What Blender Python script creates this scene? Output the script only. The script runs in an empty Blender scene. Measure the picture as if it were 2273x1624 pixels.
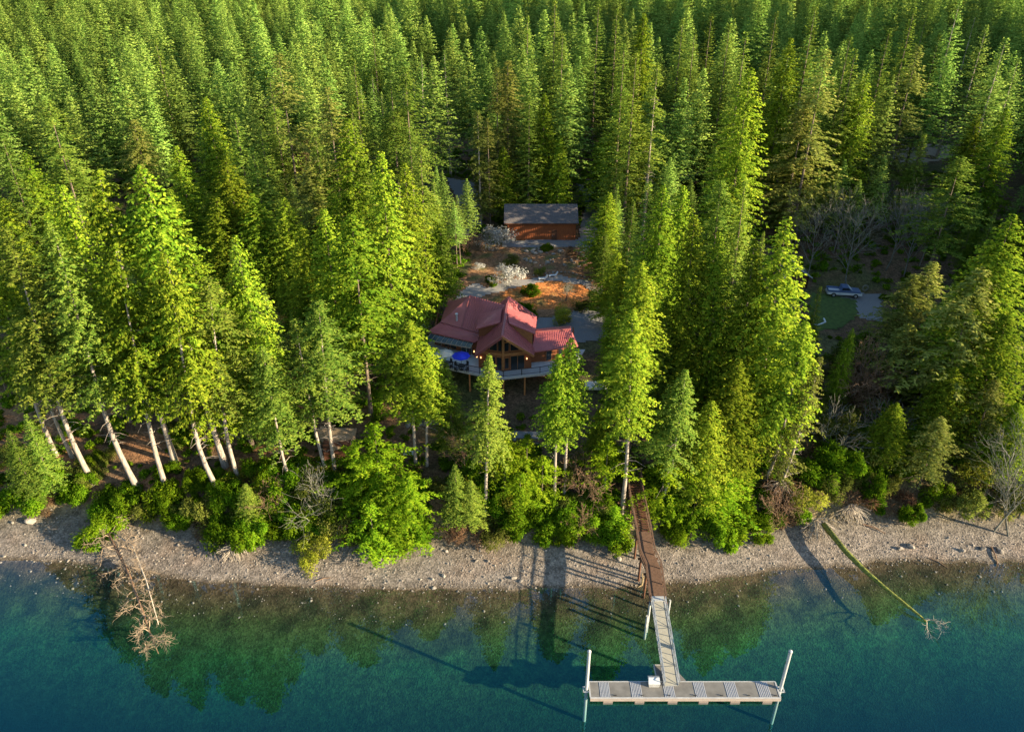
import bpy, math, random
import numpy as np
from mathutils import Vector, Matrix
random.seed(7); rng = np.random.default_rng(7)
S = bpy.context.scene
COL = S.collection

# ------------------------------------------------------------------ camera, sky, sun, exposure
F = 1700.0; W = 2273.0; HH = 1625.0; PITCH = math.radians(30); CAM_H = 68.0
CX, CY = 1136.5, 812.0
cam_d = bpy.data.cameras.new('camera'); cam = bpy.data.objects.new('camera', cam_d); COL.objects.link(cam)
cam.location = (0, 0, CAM_H); cam.rotation_euler = (math.radians(90) - PITCH, 0, 0)
cam_d.sensor_width = 36; cam_d.lens = F / W * 36; cam_d.clip_start = .5; cam_d.clip_end = 6000
S.camera = cam
SUN_EL = math.radians(15); SUN_AZ = math.radians(-21)      # sun stands right of and behind the camera
to_sun = Vector((math.cos(SUN_EL) * math.cos(SUN_AZ), math.cos(SUN_EL) * math.sin(SUN_AZ), math.sin(SUN_EL)))
world = bpy.data.worlds.new('World'); S.world = world; world.use_nodes = True
wn = world.node_tree; bg = wn.nodes['Background']
sky = wn.nodes.new('ShaderNodeTexSky'); sky.sky_type = 'NISHITA'; sky.sun_disc = False
sky.sun_elevation = SUN_EL; sky.sun_rotation = math.atan2(to_sun.x, to_sun.y)
sky.air_density = 1.2; sky.dust_density = .3; sky.ozone_density = 2.0
wn.links.new(sky.outputs[0], bg.inputs[0]); bg.inputs[1].default_value = .095
sl = bpy.data.lights.new('sun', 'SUN'); sl.energy = 5; sl.angle = math.radians(.5); sl.color = (1, .83, .54)
so = bpy.data.objects.new('sun', sl); COL.objects.link(so); so.rotation_euler = to_sun.to_track_quat('Z', 'Y').to_euler()
S.view_settings.view_transform = 'Standard'; S.view_settings.look = 'None'
S.view_settings.exposure = 1.72; S.view_settings.gamma = 1
try:
    S.cycles.max_bounces = 6; S.cycles.transparent_max_bounces = 12; S.cycles.volume_bounces = 0
    S.cycles.diffuse_bounces = 3; S.cycles.caustics_reflective = False
except Exception: pass

def ray(u, v):
    a = (u - CX) / F; b = (CY - v) / F
    return np.array((a, math.cos(PITCH) + b * math.sin(PITCH), -math.sin(PITCH) + b * math.cos(PITCH)))
def pix(u, v, z):
    d = ray(u, v); t = (z - CAM_H) / d[2]
    return Vector((d[0] * t, d[1] * t, z))

# ------------------------------------------------------------------ ground shape
SH = [pix(u, v, 0) for u, v in [(0,1243),(100,1245),(200,1255),(300,1270),(400,1287),(500,1295),(600,1300),(700,1305),(800,1308),
      (900,1310),(1000,1310),(1100,1308),(1200,1307),(1300,1305),(1430,1303),(1480,1298),(1560,1293),(1640,1278),(1740,1265),
      (1830,1262),(1900,1260),(1945,1250),(2000,1245),(2100,1248),(2200,1250),(2273,1250)]]
SHX = np.array([-900, -200, -90] + [p.x for p in SH] + [90, 200, 900]); SHY = np.array([150, 95, 72] + [p.y for p in SH] + [71, 90, 150])
def shore(x): return np.interp(x, SHX, SHY)
SNC = {}
def sn(x, y, k, seed):
    if seed not in SNC:
        r = np.random.default_rng(seed); SNC[seed] = [(math.cos(a), math.sin(a), f, p) for a, f, p in ((r.uniform(0, 6.28), r.uniform(.6, 1.7), r.uniform(0, 6.28)) for _ in range(6))]
    o = 0
    for c, s, f, p in SNC[seed]: o = o + np.sin((x * c + y * s) * f * k + p)
    return o / 6
PS = [-400,-60,-25,-12,-6,-2,0,4,7.3,8.4,9.8,11.5,15,20,28,36,50,78,130,230,430,1500,4000]
PZ = [-16,-12,-7,-4.0,-2.0,-.6,0,.55,1.2,2.2,3.6,4.7,5.5,6.2,7.4,8.8,10,14,16,19,28,70,120]
def ground(x, y):
    x = np.asarray(x, float); y = np.asarray(y, float)
    s = y - shore(x) + .25 * sn(x, y, .9, 5)
    z = np.interp(s, PS, PZ)
    land = np.clip((s - 8) / 10, 0, 1)
    flat = np.exp(-(((x - 2) / 26) ** 2 + ((y - 122) / 28) ** 2) ** 2)
    z = z + land * (1 - .85 * flat) * (.7 * sn(x, y, .11, 1) + .22 * sn(x, y, .5, 2)) + (1 - land) * .05 * sn(x, y, 1.4, 3)
    far = np.clip((y - 200) / 150, 0, 1)
    shade_hill = 150 * np.exp(-((x - 335) / 88) ** 2 - ((y - 150) / 62) ** 2)      # unseen high ground added off to the right, shaped to shade the far wood
    return z + far * 3 * sn(x, y, .02, 9) + shade_hill
def gz(x, y): return float(ground(x, y))
def onground(u, v, dz=0.0):
    d = ray(u, v); t = 30.0
    while t < 900:
        p = d * t
        if p[2] + CAM_H <= gz(p[0], p[1]): break
        t += .5
    lo, hi = t - .5, t
    for _ in range(12):
        m = (lo + hi) / 2; p = d * m
        if p[2] + CAM_H <= gz(p[0], p[1]): hi = m
        else: lo = m
    p = d * hi
    return Vector((p[0], p[1], gz(p[0], p[1]) + dz))
def undertop(u, v, h):
    """base of an upright tree of height h whose tip is seen at (u, v)"""
    d = ray(u, v); t = 40.0
    while t < 1500:
        p = d * t
        if p[2] + CAM_H <= gz(p[0], p[1]) + h: break
        t += .5
    p = d * t
    return Vector((p[0], p[1], gz(p[0], p[1])))
def inpoly(x, y, poly):
    x = np.asarray(x); y = np.asarray(y); c = np.zeros(x.shape, bool); n = len(poly)
    for i in range(n):
        x1, y1 = poly[i][0], poly[i][1]; x2, y2 = poly[i - 1][0], poly[i - 1][1]
        k = ((y1 > y) != (y2 > y))
        c ^= k & (x < (x2 - x1) * (y - y1) / ((y2 - y1) + 1e-12) + x1)
    return c
def gpoly(pts): return [tuple(onground(u, v)[:2]) for u, v in pts]

# ------------------------------------------------------------------ materials
def mat(name): m = bpy.data.materials.new(name); m.use_nodes = True; return m, m.node_tree.nodes, m.node_tree.links
def simple(name, col, rough=.7, noise=.25, scale=3.0, metal=0.0, bump=0.0, stretch=None):
    m, n, l = mat(name); b = n['Principled BSDF']; b.inputs['Roughness'].default_value = rough; b.inputs['Metallic'].default_value = metal
    tc = n.new('ShaderNodeTexCoord'); mp = n.new('ShaderNodeMapping'); l.new(tc.outputs['Object'], mp.inputs[0])
    if stretch: mp.inputs['Scale'].default_value = stretch
    t = n.new('ShaderNodeTexNoise'); t.inputs['Scale'].default_value = scale; t.inputs['Detail'].default_value = 5; l.new(mp.outputs[0], t.inputs[0])
    r = n.new('ShaderNodeValToRGB'); r.color_ramp.elements[0].position = .3; r.color_ramp.elements[1].position = .7
    r.color_ramp.elements[0].color = (*[c * (1 - noise) for c in col], 1); r.color_ramp.elements[1].color = (*[min(1, c * (1 + noise)) for c in col], 1)
    l.new(t.outputs[0], r.inputs[0]); l.new(r.outputs[0], b.inputs['Base Color'])
    if bump:
        bp = n.new('ShaderNodeBump'); bp.inputs['Strength'].default_value = bump; bp.inputs['Distance'].default_value = .05
        l.new(t.outputs[0], bp.inputs['Height']); l.new(bp.outputs[0], b.inputs['Normal'])
    return m
def leafmat(name, cols, trans=.35):
    """foliage: colour from the clump tint attribute and a per-object random"""
    m, n, l = mat(name); n.remove(n['Principled BSDF']); out = n['Material Output']
    at = n.new('ShaderNodeAttribute'); at.attribute_name = 'tint'
    r = n.new('ShaderNodeValToRGB'); r.color_ramp.elements[0].color = (*cols[0], 1); r.color_ramp.elements[1].color = (*cols[-1], 1)
    for i, c in enumerate(cols[1:-1]): e = r.color_ramp.elements.new((i + 1) / (len(cols) - 1)); e.color = (*c, 1)
    l.new(at.outputs['Fac'], r.inputs[0])
    oi = n.new('ShaderNodeObjectInfo')
    hs = n.new('ShaderNodeHueSaturation')
    mr = n.new('ShaderNodeMapRange'); mr.inputs['To Min'].default_value = .488; mr.inputs['To Max'].default_value = .514; l.new(oi.outputs['Random'], mr.inputs[0])
    mul = n.new('ShaderNodeMath'); mul.operation = 'MULTIPLY'; mul.inputs[1].default_value = 7.31; l.new(oi.outputs['Random'], mul.inputs[0])
    fr = n.new('ShaderNodeMath'); fr.operation = 'FRACT'; l.new(mul.outputs[0], fr.inputs[0])
    mv = n.new('ShaderNodeMapRange'); mv.inputs['To Min'].default_value = .60; mv.inputs['To Max'].default_value = 1.25; l.new(fr.outputs[0], mv.inputs[0])
    l.new(mr.outputs[0], hs.inputs['Hue']); l.new(mv.outputs[0], hs.inputs['Value']); l.new(r.outputs[0], hs.inputs['Color'])
    d = n.new('ShaderNodeBsdfDiffuse'); t = n.new('ShaderNodeBsdfTranslucent'); mx = n.new('ShaderNodeMixShader'); mx.inputs[0].default_value = trans
    l.new(hs.outputs[0], d.inputs[0]); l.new(hs.outputs[0], t.inputs[0]); l.new(d.outputs[0], mx.inputs[1]); l.new(t.outputs[0], mx.inputs[2]); l.new(mx.outputs[0], out.inputs[0])
    return m
M = {}
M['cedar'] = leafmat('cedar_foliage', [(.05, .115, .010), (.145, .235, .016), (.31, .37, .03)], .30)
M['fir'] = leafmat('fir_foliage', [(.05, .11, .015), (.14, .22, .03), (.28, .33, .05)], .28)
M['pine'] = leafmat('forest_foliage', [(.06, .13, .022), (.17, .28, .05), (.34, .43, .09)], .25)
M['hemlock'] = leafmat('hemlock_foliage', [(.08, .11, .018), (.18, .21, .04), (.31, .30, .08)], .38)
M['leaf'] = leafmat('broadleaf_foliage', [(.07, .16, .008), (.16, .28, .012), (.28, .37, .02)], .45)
M['yleaf'] = leafmat('yellow_foliage', [(.18, .22, .02), (.34, .36, .04), (.48, .45, .08)], .45)
M['blossom'] = leafmat('blossom', [(.40, .42, .42), (.6, .6, .58), (.8, .76, .72)], .4)
M['drybrush'] = leafmat('dry_brush', [(.09, .05, .03), (.16, .10, .055), (.24, .18, .10)], .2)
M['bark'] = simple('bark', (.14, .105, .08), .9, .45, 2.2, bump=.6, stretch=(3, 3, .6))
M['palebark'] = simple('pale_bark', (.30, .25, .215), .9, .45, 2.2, bump=.5, stretch=(3, 3, .5))
M['deadwood'] = simple('dead_wood', (.27, .20, .14), .9, .3, 3)
M['whitewood'] = simple('white_dead_wood', (.40, .34, .28), .9, .25, 3)
M['paletwig'] = simple('pale_twig', (.17, .165, .14), .9, .25, 3)
M['browntwig'] = simple('brown_twig', (.22, .13, .08), .9, .25, 3)
M['mosslog'] = simple('mossy_log', (.15, .165, .03), .95, .75, 3.5, bump=.8, stretch=(1, 1, 3))
M['roof'] = simple('red_metal_roof', (.42, .125, .13), .45, .12, .8)
M['roof2'] = simple('red_metal_trim', (.28, .08, .08), .5, .12, 2)
M['cedarwall'] = simple('cedar_siding', (.19, .058, .018), .7, .25, 4, stretch=(1, 1, 4))
M['barnwall'] = simple('barn_siding', (.27, .075, .022), .75, .25, 2.5, stretch=(3, 3, .5))
M['timber'] = simple('timber_frame', (.36, .15, .05), .6, .2, 3)
M['darkwood'] = simple('dark_stained_wood', (.10, .038, .018), .8, .3, 3)
M['pierwood'] = simple('pier_wood', (.125, .068, .042), .8, .25, 4)
M['orangewood'] = simple('orange_wood', (.38, .17, .055), .8, .25, 4)
M['shingle'] = simple('shingle_roof', (.12, .105, .11), .9, .25, 5, bump=.4)
M['greyroof'] = simple('grey_roof', (.09, .10, .12), .8, .2, 3)
M['brownroof'] = simple('brown_shake_roof', (.24, .17, .11), .9, .3, 6)
M['whitepaint'] = simple('white_paint', (.40, .40, .41), .55, .14, 2.5)
M['whitemetal'] = simple('white_metal', (.52, .53, .55), .35, .05, 3, metal=.2)
M['alu'] = simple('aluminium', (.42, .43, .45), .4, .08, 5, metal=.5)
M['deckgrey'] = simple('deck_boards', (.17, .16, .15), .85, .2, 1.2)
M['grating'] = simple('light_grating', (.27, .26, .28), .75, .14, 2)
M['rampdeck'] = simple('ramp_deck', (.28, .265, .225), .8, .08, 3)
M['pinkedge'] = simple('dock_fascia', (.34, .28, .25), .7, .1, 2)
M['darkmetal'] = simple('dark_metal', (.03, .03, .035), .5, .1, 3)
M['decksurf'] = simple('deck_coating', (.62, .66, .70), .7, .08, 2)
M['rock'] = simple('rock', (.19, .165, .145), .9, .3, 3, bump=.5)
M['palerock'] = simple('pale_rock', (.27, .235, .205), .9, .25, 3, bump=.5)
M['gravel'] = simple('gravel', (.20, .20, .21), .95, .2, 9, bump=.4)
M['pathgravel'] = simple('path_gravel', (.26, .245, .24), .95, .2, 9, bump=.4)
M['dirtroad'] = simple('dirt_road', (.33, .27, .20), .95, .25, 3, bump=.3)
M['lawn'] = simple('lawn', (.06, .10, .02), .95, .3, 2)
M['blue'] = simple('blue_canvas', (.01, .03, .60), .7, .1, 2)
M['beige'] = simple('beige_canvas', (.55, .50, .42), .7, .08, 2)
M['truckblue'] = simple('truck_paint', (.08, .13, .26), .3, .05, 2)
M['truckwhite'] = simple('truck_white_paint', (.6, .62, .65), .3, .05, 2)
M['rubber'] = simple('rubber', (.02, .02, .02), .9, .1, 2)
M['tank'] = simple('tank_paint', (.62, .68, .70), .4, .08, 2)
M['shadegrass'] = simple('straw', (.3, .22, .12), .95, .3, 2)
M['floatblack'] = simple('float_plastic', (.25, .20, .18), .7, .1, 2)
def glassm():
    m, n, l = mat('window_glass'); b = n['Principled BSDF']; b.inputs['Base Color'].default_value = (.02, .025, .03, 1)
    b.inputs['Roughness'].default_value = .04; b.inputs['Specular IOR Level'].default_value = .8; return m
M['glass'] = glassm()
def glass2():
    m, n, l = mat('skylight_glass'); b = n['Principled BSDF']; b.inputs['Base Color'].default_value = (.05, .08, .11, 1)
    b.inputs['Roughness'].default_value = .1; b.inputs['Specular IOR Level'].default_value = 1.0; return m
M['glass2'] = glass2()
def emis(name, c, s):
    m, n, l = mat(name); b = n['Principled BSDF']; b.inputs['Emission Color'].default_value = (*c, 1); b.inputs['Emission Strength'].default_value = s; return m
M['lamp'] = emis('lamp_glow', (1, .45, .15), 1.2)
def groundmat():
    m, n, l = mat('ground'); b = n['Principled BSDF']; b.inputs['Roughness'].default_value = .95; b.inputs['Specular IOR Level'].default_value = .2
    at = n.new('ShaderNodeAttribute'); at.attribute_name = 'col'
    geo = n.new('ShaderNodeNewGeometry')
    v = n.new('ShaderNodeTexVoronoi'); v.inputs['Scale'].default_value = 5.5; l.new(geo.outputs['Position'], v.inputs['Vector'])
    v2 = n.new('ShaderNodeTexVoronoi'); v2.inputs['Scale'].default_value = 1.6; l.new(geo.outputs['Position'], v2.inputs['Vector'])
    t = n.new('ShaderNodeTexNoise'); t.inputs['Scale'].default_value = 1.1; t.inputs['Detail'].default_value = 8; t.inputs['Roughness'].default_value = .7; l.new(geo.outputs['Position'], t.inputs[0])
    def mr(src, a, bb, f0=0, f1=1):
        x = n.new('ShaderNodeMapRange'); x.inputs['From Min'].default_value = f0; x.inputs['From Max'].default_value = f1
        x.inputs['To Min'].default_value = a; x.inputs['To Max'].default_value = bb; l.new(src, x.inputs[0]); return x.outputs[0]
    sep = n.new('ShaderNodeSeparateColor'); l.new(v.outputs['Color'], sep.inputs[0])
    def mul(a, bb): x = n.new('ShaderNodeMath'); x.operation = 'MULTIPLY'; l.new(a, x.inputs[0]); l.new(bb, x.inputs[1]); return x.outputs[0]
    f = mul(mr(sep.outputs[0], .62, 1.38), mr(t.outputs[0], .45, 1.55, .3, .7))
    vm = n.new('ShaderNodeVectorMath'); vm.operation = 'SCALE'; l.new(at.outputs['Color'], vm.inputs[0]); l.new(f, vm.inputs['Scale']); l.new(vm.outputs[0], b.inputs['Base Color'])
    bp = n.new('ShaderNodeBump'); bp.inputs['Strength'].default_value = .7; bp.inputs['Distance'].default_value = .06
    ad = n.new('ShaderNodeMath'); ad.operation = 'ADD'; l.new(v.outputs['Distance'], ad.inputs[0]); l.new(t.outputs[0], ad.inputs[1]); l.new(ad.outputs[0], bp.inputs['Height']); l.new(bp.outputs[0], b.inputs['Normal'])
    return m
M['ground'] = groundmat()
def watermats():
    m, n, l = mat('water_surface'); n.remove(n['Principled BSDF']); out = n['Material Output']
    gi = n.new('ShaderNodeNewGeometry'); dt = n.new('ShaderNodeVectorMath'); dt.operation = 'DOT_PRODUCT'; l.new(gi.outputs['Incoming'], dt.inputs[0]); l.new(gi.outputs['Normal'], dt.inputs[1])
    def mm(op, a, b=0.0):
        x = n.new('ShaderNodeMath'); x.operation = op
        for i, q in enumerate((a, b)):
            if isinstance(q, float): x.inputs[i].default_value = q
            else: l.new(q, x.inputs[i])
        return x
    ab = mm('ABSOLUTE', dt.outputs['Value']); p5 = mm('POWER', mm('SUBTRACT', 1.0, ab.outputs[0]).outputs[0], 5.0); fr = mm('ADD', mm('MULTIPLY', p5.outputs[0], .91).outputs[0], .09)   # Schlick, the same from above and below
    g = n.new('ShaderNodeBsdfGlossy'); g.inputs['Roughness'].default_value = .01; g.inputs['Color'].default_value = (.08, .62, .86, 1)
    tr = n.new('ShaderNodeBsdfTransparent'); mx = n.new('ShaderNodeMixShader')
    geo = n.new('ShaderNodeNewGeometry'); t = n.new('ShaderNodeTexNoise'); t.inputs['Scale'].default_value = .8; t.inputs['Detail'].default_value = 2; l.new(geo.outputs['Position'], t.inputs[0])
    bp = n.new('ShaderNodeBump'); bp.inputs['Strength'].default_value = .03; bp.inputs['Distance'].default_value = .05; l.new(t.outputs[0], bp.inputs['Height'])
    l.new(bp.outputs[0], g.inputs['Normal']); l.new(fr.outputs[0], mx.inputs[0]); l.new(tr.outputs[0], mx.inputs[1]); l.new(g.outputs[0], mx.inputs[2]); l.new(mx.outputs[0], out.inputs['Surface'])
    va = n.new('ShaderNodeVolumeAbsorption'); va.inputs['Color'].default_value = (.12, .72, .66, 1); va.inputs['Density'].default_value = .05
    vs = n.new('ShaderNodeVolumeScatter'); vs.inputs['Color'].default_value = (.01, .42, .50, 1); vs.inputs['Density'].default_value = .003
    ads = n.new('ShaderNodeAddShader'); l.new(va.outputs[0], ads.inputs[0]); l.new(vs.outputs[0], ads.inputs[1]); l.new(ads.outputs[0], out.inputs['Volume'])
    return m
M['water'] = watermats()

# ------------------------------------------------------------------ mesh helpers
def meshobj(name, V, Fc, m, parent=None, tint=None, smooth=False):
    me = bpy.data.meshes.new(name); me.from_pydata([tuple(v) for v in V], [], [tuple(f) for f in Fc])
    me.materials.append(m); o = bpy.data.objects.new(name, me); COL.objects.link(o)
    if parent: o.parent = parent
    if smooth: me.polygons.foreach_set('use_smooth', [True] * len(me.polygons))
    return o
def fastmesh(name, V, quads, tint=None, mats=(), matidx=None, tris=None, smooth=False):
    V = np.asarray(V, np.float32); quads = np.asarray(quads, np.int32).reshape(-1, 4)
    tris = np.zeros((0, 3), np.int32) if tris is None else np.asarray(tris, np.int32).reshape(-1, 3)
    me = bpy.data.meshes.new(name); nq, nt = len(quads), len(tris)
    me.vertices.add(len(V)); me.vertices.foreach_set('co', V.ravel())
    me.loops.add(nq * 4 + nt * 3); me.loops.foreach_set('vertex_index', np.concatenate([quads.ravel(), tris.ravel()]))
    me.polygons.add(nq + nt); me.polygons.foreach_set('loop_start', np.concatenate([np.arange(nq) * 4, nq * 4 + np.arange(nt) * 3]).astype(np.int32))
    if matidx is not None: me.polygons.foreach_set('material_index', np.asarray(matidx, np.int32))
    if smooth: me.polygons.foreach_set('use_smooth', np.ones(nq + nt, bool))
    me.update(calc_edges=True); me.validate()
    for m in mats: me.materials.append(m)
    if tint is not None:
        a = me.attributes.new('tint', 'FLOAT', 'POINT'); a.data.foreach_set('value', np.asarray(tint, np.float32))
    return me
def linkobj(name, me, parent=None, loc=None):
    o = bpy.data.objects.new(name, me); COL.objects.link(o)
    if parent: o.parent = parent
    if loc is not None: o.location = loc
    return o
class MB:
    def __init__(s): s.V = []; s.F = []
    def add(s, V, Fc): k = len(s.V); s.V += [tuple(v) for v in V]; s.F += [tuple(i + k for i in f) for f in Fc]; return s
    def box(s, c, d, rz=0.0, axes=None):
        c = Vector(c); 
        if axes is None: ax = (Vector((math.cos(rz), math.sin(rz), 0)), Vector((-math.sin(rz), math.cos(rz), 0)), Vector((0, 0, 1)))
        else: ax = axes
        P = [c + ax[0] * (i * d[0] / 2) + ax[1] * (j * d[1] / 2) + ax[2] * (k * d[2] / 2) for i in (-1, 1) for j in (-1, 1) for k in (-1, 1)]
        return s.add(P, [(0, 1, 3, 2), (4, 6, 7, 5), (0, 4, 5, 1), (2, 3, 7, 6), (0, 2, 6, 4), (1, 5, 7, 3)])
    def bar(s, a, b, w, h, up=(0, 0, 1)):
        a = Vector(a); b = Vector(b); d = b - a; L = d.length; d.normalize(); up = Vector(up)
        if abs(d.dot(up)) > .98: up = Vector((0, 1, 0))
        sd = d.cross(up).normalized(); u = sd.cross(d)
        return s.box((a + b) / 2, (L, w, h), axes=(d, sd, u))
    def tube(s, pts, rad, n=8, cap=True):
        pts = [Vector(p) for p in pts]; rad = rad if hasattr(rad, '__len__') else [rad] * len(pts); k0 = len(s.V)
        for i, p in enumerate(pts):
            d = (pts[min(i + 1, len(pts) - 1)] - pts[max(i - 1, 0)]).normalized()
            up = Vector((0, 0, 1)) if abs(d.z) < .95 else Vector((0, 1, 0)); a = d.cross(up).normalized(); b = d.cross(a)
            s.V += [tuple(p + (a * math.cos(6.2832 * j / n) + b * math.sin(6.2832 * j / n)) * rad[i]) for j in range(n)]
        for i in range(len(pts) - 1):
            for j in range(n): s.F.append((k0 + i * n + j, k0 + i * n + (j + 1) % n, k0 + (i + 1) * n + (j + 1) % n, k0 + (i + 1) * n + j))
        if cap: s.F.append(tuple(k0 + j for j in range(n))[::-1]); s.F.append(tuple(k0 + (len(pts) - 1) * n + j for j in range(n)))
        return s
    def prism(s, pts, off):
        """polygon pts extruded by vector off"""
        n = len(pts); off = Vector(off); P = [Vector(p) for p in pts]
        return s.add(P + [p + off for p in P], [tuple(range(n)), tuple(range(2 * n - 1, n - 1, -1))] + [(i, i + n, (i + 1) % n + n, (i + 1) % n) for i in range(n)])
    def build(s, name, m, parent=None, smooth=False, kind=None, label=None):
        o = meshobj(name, s.V, s.F, m, parent, smooth=smooth)
        if kind: o['kind'] = kind
        if label: o['label'] = label
        import bmesh
        bm = bmesh.new(); bm.from_mesh(o.data); bmesh.ops.recalc_face_normals(bm, faces=bm.faces); bm.to_mesh(o.data); bm.free()
        return o
def tag(o, label, cat, group=None):
    o['label'] = label; o['category'] = cat
    if group: o['group'] = group
    return o
def empty(name, loc, label, cat, group=None, rz=0.0):
    o = bpy.data.objects.new(name, None); COL.objects.link(o); o.location = loc; o.rotation_euler = (0, 0, rz); o.empty_display_size = .2
    return tag(o, label, cat, group)
def world_child(o, root):
    """keep world coordinates of a mesh built in world space when parented to a placed empty"""
    o.parent = root; o.matrix_parent_inverse = Matrix.Translation(-Vector(root.location)) if root.rotation_euler.z == 0 else root.matrix_basis.inverted()
    return o
class Thing:
    def __init__(s, name, loc, label, cat, group=None): s.root = empty(name, loc, label, cat, group)
    def part(s, mb, name, m, parent=None, **k):
        o = mb.build(name, m, None, **k)
        if parent is None: world_child(o, s.root)
        else: o.parent = parent; o.matrix_parent_inverse = parent.matrix_parent_inverse if False else Matrix.Identity(4)
        return o

# ------------------------------------------------------------------ setting: ground, water
def pxpoly(pts): return gpoly(pts)
GARDEN = pxpoly([(1010,660),(1060,560),(1065,530),(1100,545),(1290,545),(1330,590),(1370,650),(1380,690),(1300,690),(1200,705),(1110,680),(1040,655)])
MULCH = pxpoly([(1090,672),(1130,640),(1180,628),(1260,615),(1330,640),(1360,665),(1300,680),(1210,690),(1150,690)])
CLEAR = [pxpoly(p) for p in [
    [(960,395),(1060,400),(1075,470),(1060,530),(1100,545),(1110,500),(1300,500),(1305,400),(1400,395),(1560,375),(1560,395),(1400,425),(1330,430),(1340,520),(1320,560),(1370,640),(1400,700),(1400,745),(1330,790),(1340,860),(1340,960),(1250,1010),(985,1010),(955,900),(935,800),(935,700),(1010,650),(1050,560),(1000,530),(985,470)],
    [(790,325),(960,320),(1000,395),(960,425),(880,430)],
    [(1830,600),(1960,640),(1970,740),(1820,745),(1790,660)],
    [(1950,330),(2150,325),(2160,380),(1960,385)],
    [(585,560),(650,600),(665,700),(600,720),(560,640)]]]
def build_ground():
    xs = np.concatenate([np.linspace(-3000, -420, 14), np.arange(-400, -96, 8.), np.arange(-94, 94, .62), np.arange(96, 400, 8.), np.linspace(420, 3000, 14)])
    ys = np.concatenate([np.linspace(-600, 0, 6), np.arange(10, 38, 4.), np.arange(38, 150, .55), np.arange(151, 230, 2.), np.arange(232, 520, 9.), np.linspace(540, 4000, 24)])
    X, Y = np.meshgrid(xs, ys); Z = ground(X, Y); nx, ny = len(xs), len(ys)
    V = np.stack([X, Y, Z], -1).reshape(-1, 3)
    i = np.arange(nx * ny).reshape(ny, nx); Q = np.stack([i[:-1, :-1], i[:-1, 1:], i[1:, 1:], i[1:, :-1]], -1).reshape(-1, 4)
    x, y, z = V.T; s = y - shore(x); C = np.zeros((len(x), 3))
    def blend(c, w): C[:] = C * (1 - w[:, None]) + np.array(c) * w[:, None]
    ss = lambda a, b, t: np.clip((t - a) / (b - a), 0, 1)
    n1 = sn(x, y, .55, 21); n2 = sn(x, y, 1.6, 22); n3 = sn(x, y, .2, 23)
    C[:] = (.20, .168, .145)
    blend((.15, .13, .105), ss(3, 6.5, s + 1.5 * n1)); blend((.24, .165, .12), ss(.1, .8, n1 + .5 * n2) * .5)
    blend((.19, .15, .08), ss(6, 8, s + 1.2 * n2) * .8)
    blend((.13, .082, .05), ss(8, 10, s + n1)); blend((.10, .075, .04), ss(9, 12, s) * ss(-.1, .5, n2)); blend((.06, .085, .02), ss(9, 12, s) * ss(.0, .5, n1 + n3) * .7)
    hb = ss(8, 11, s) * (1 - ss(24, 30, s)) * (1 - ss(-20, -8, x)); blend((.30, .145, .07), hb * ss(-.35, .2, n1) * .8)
    blend((.20, .16, .10), ss(0, .8, n1) * ss(30, 40, s) * .3)
    blend((.27, .14, .075), inpoly(x, y, GARDEN) * .85); blend((.55, .20, .06), inpoly(x + n2 * .6, y + n1 * .8, MULCH) * 1.)
    blend((.12, .13, .045), inpoly(x, y, GARDEN) * ss(.1, .5, n2) * .8)
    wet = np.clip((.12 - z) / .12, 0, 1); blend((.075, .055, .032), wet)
    blend((.050, .056, .020), np.clip((-z - .3) / 1.0, 0, 1)); blend((.010, .072, .024), np.clip((-z - 1.0) / 1.8, 0, 1) * (.8 + .2 * n1)); blend((.001, .008, .010), np.clip((-z - 2.4) / 3.0, 0, 1)); blend((.001, .008, .016), np.clip((-z - 6) / 4.0, 0, 1))  # algae green, then near black with depth: the water's dimming painted into the bed
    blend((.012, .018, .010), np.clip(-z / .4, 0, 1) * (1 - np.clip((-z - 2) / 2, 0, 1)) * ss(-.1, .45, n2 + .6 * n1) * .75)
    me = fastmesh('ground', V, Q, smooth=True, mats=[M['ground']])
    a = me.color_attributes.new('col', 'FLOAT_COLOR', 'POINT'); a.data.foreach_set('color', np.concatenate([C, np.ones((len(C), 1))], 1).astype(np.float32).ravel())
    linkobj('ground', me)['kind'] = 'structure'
build_ground()
mb = MB(); mb.box((0, -250, -9.99), (6000, 1000, 19.98)); w = mb.build('water', M['water']); w['kind'] = 'structure'
def sheet(name, poly, m, lift=.07, step=.5):
    xs = [p[0] for p in poly]; ys = [p[1] for p in poly]
    X, Y = np.meshgrid(np.arange(min(xs) - 1, max(xs) + 1, step), np.arange(min(ys) - 1, max(ys) + 1, step))
    cx = X[:-1, :-1] + step / 2; cy = Y[:-1, :-1] + step / 2
    k = inpoly(cx + .35 * sn(cx, cy, 1.3, 31), cy + .35 * sn(cx, cy, 1.1, 32), poly)
    i = np.arange(X.size).reshape(X.shape); Q = np.stack([i[:-1, :-1], i[:-1, 1:], i[1:, 1:], i[1:, :-1]], -1)[k]
    V = np.stack([X, Y, ground(X, Y) + lift], -1).reshape(-1, 3); used, inv = np.unique(Q, return_inverse=True)
    me = fastmesh(name, V[used], inv.reshape(-1, 4), mats=[m]); o = linkobj(name, me); o['kind'] = 'structure'; return o
sheet('gravel_driveway', pxpoly([(1188,708),(1240,700),(1300,684),(1395,668),(1420,745),(1345,752),(1200,772)]), M['gravel'])
sheet('gravel_apron', pxpoly([(1115,534),(1285,533),(1300,440),(1275,400),(1325,400),(1355,470),(1330,548),(1115,549)]), M['gravel'])
sheet('gravel_road', pxpoly([(990,395),(1050,405),(1068,455),(1060,500),(1030,530),(1005,520),(1030,480)]), M['gravel'])
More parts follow.
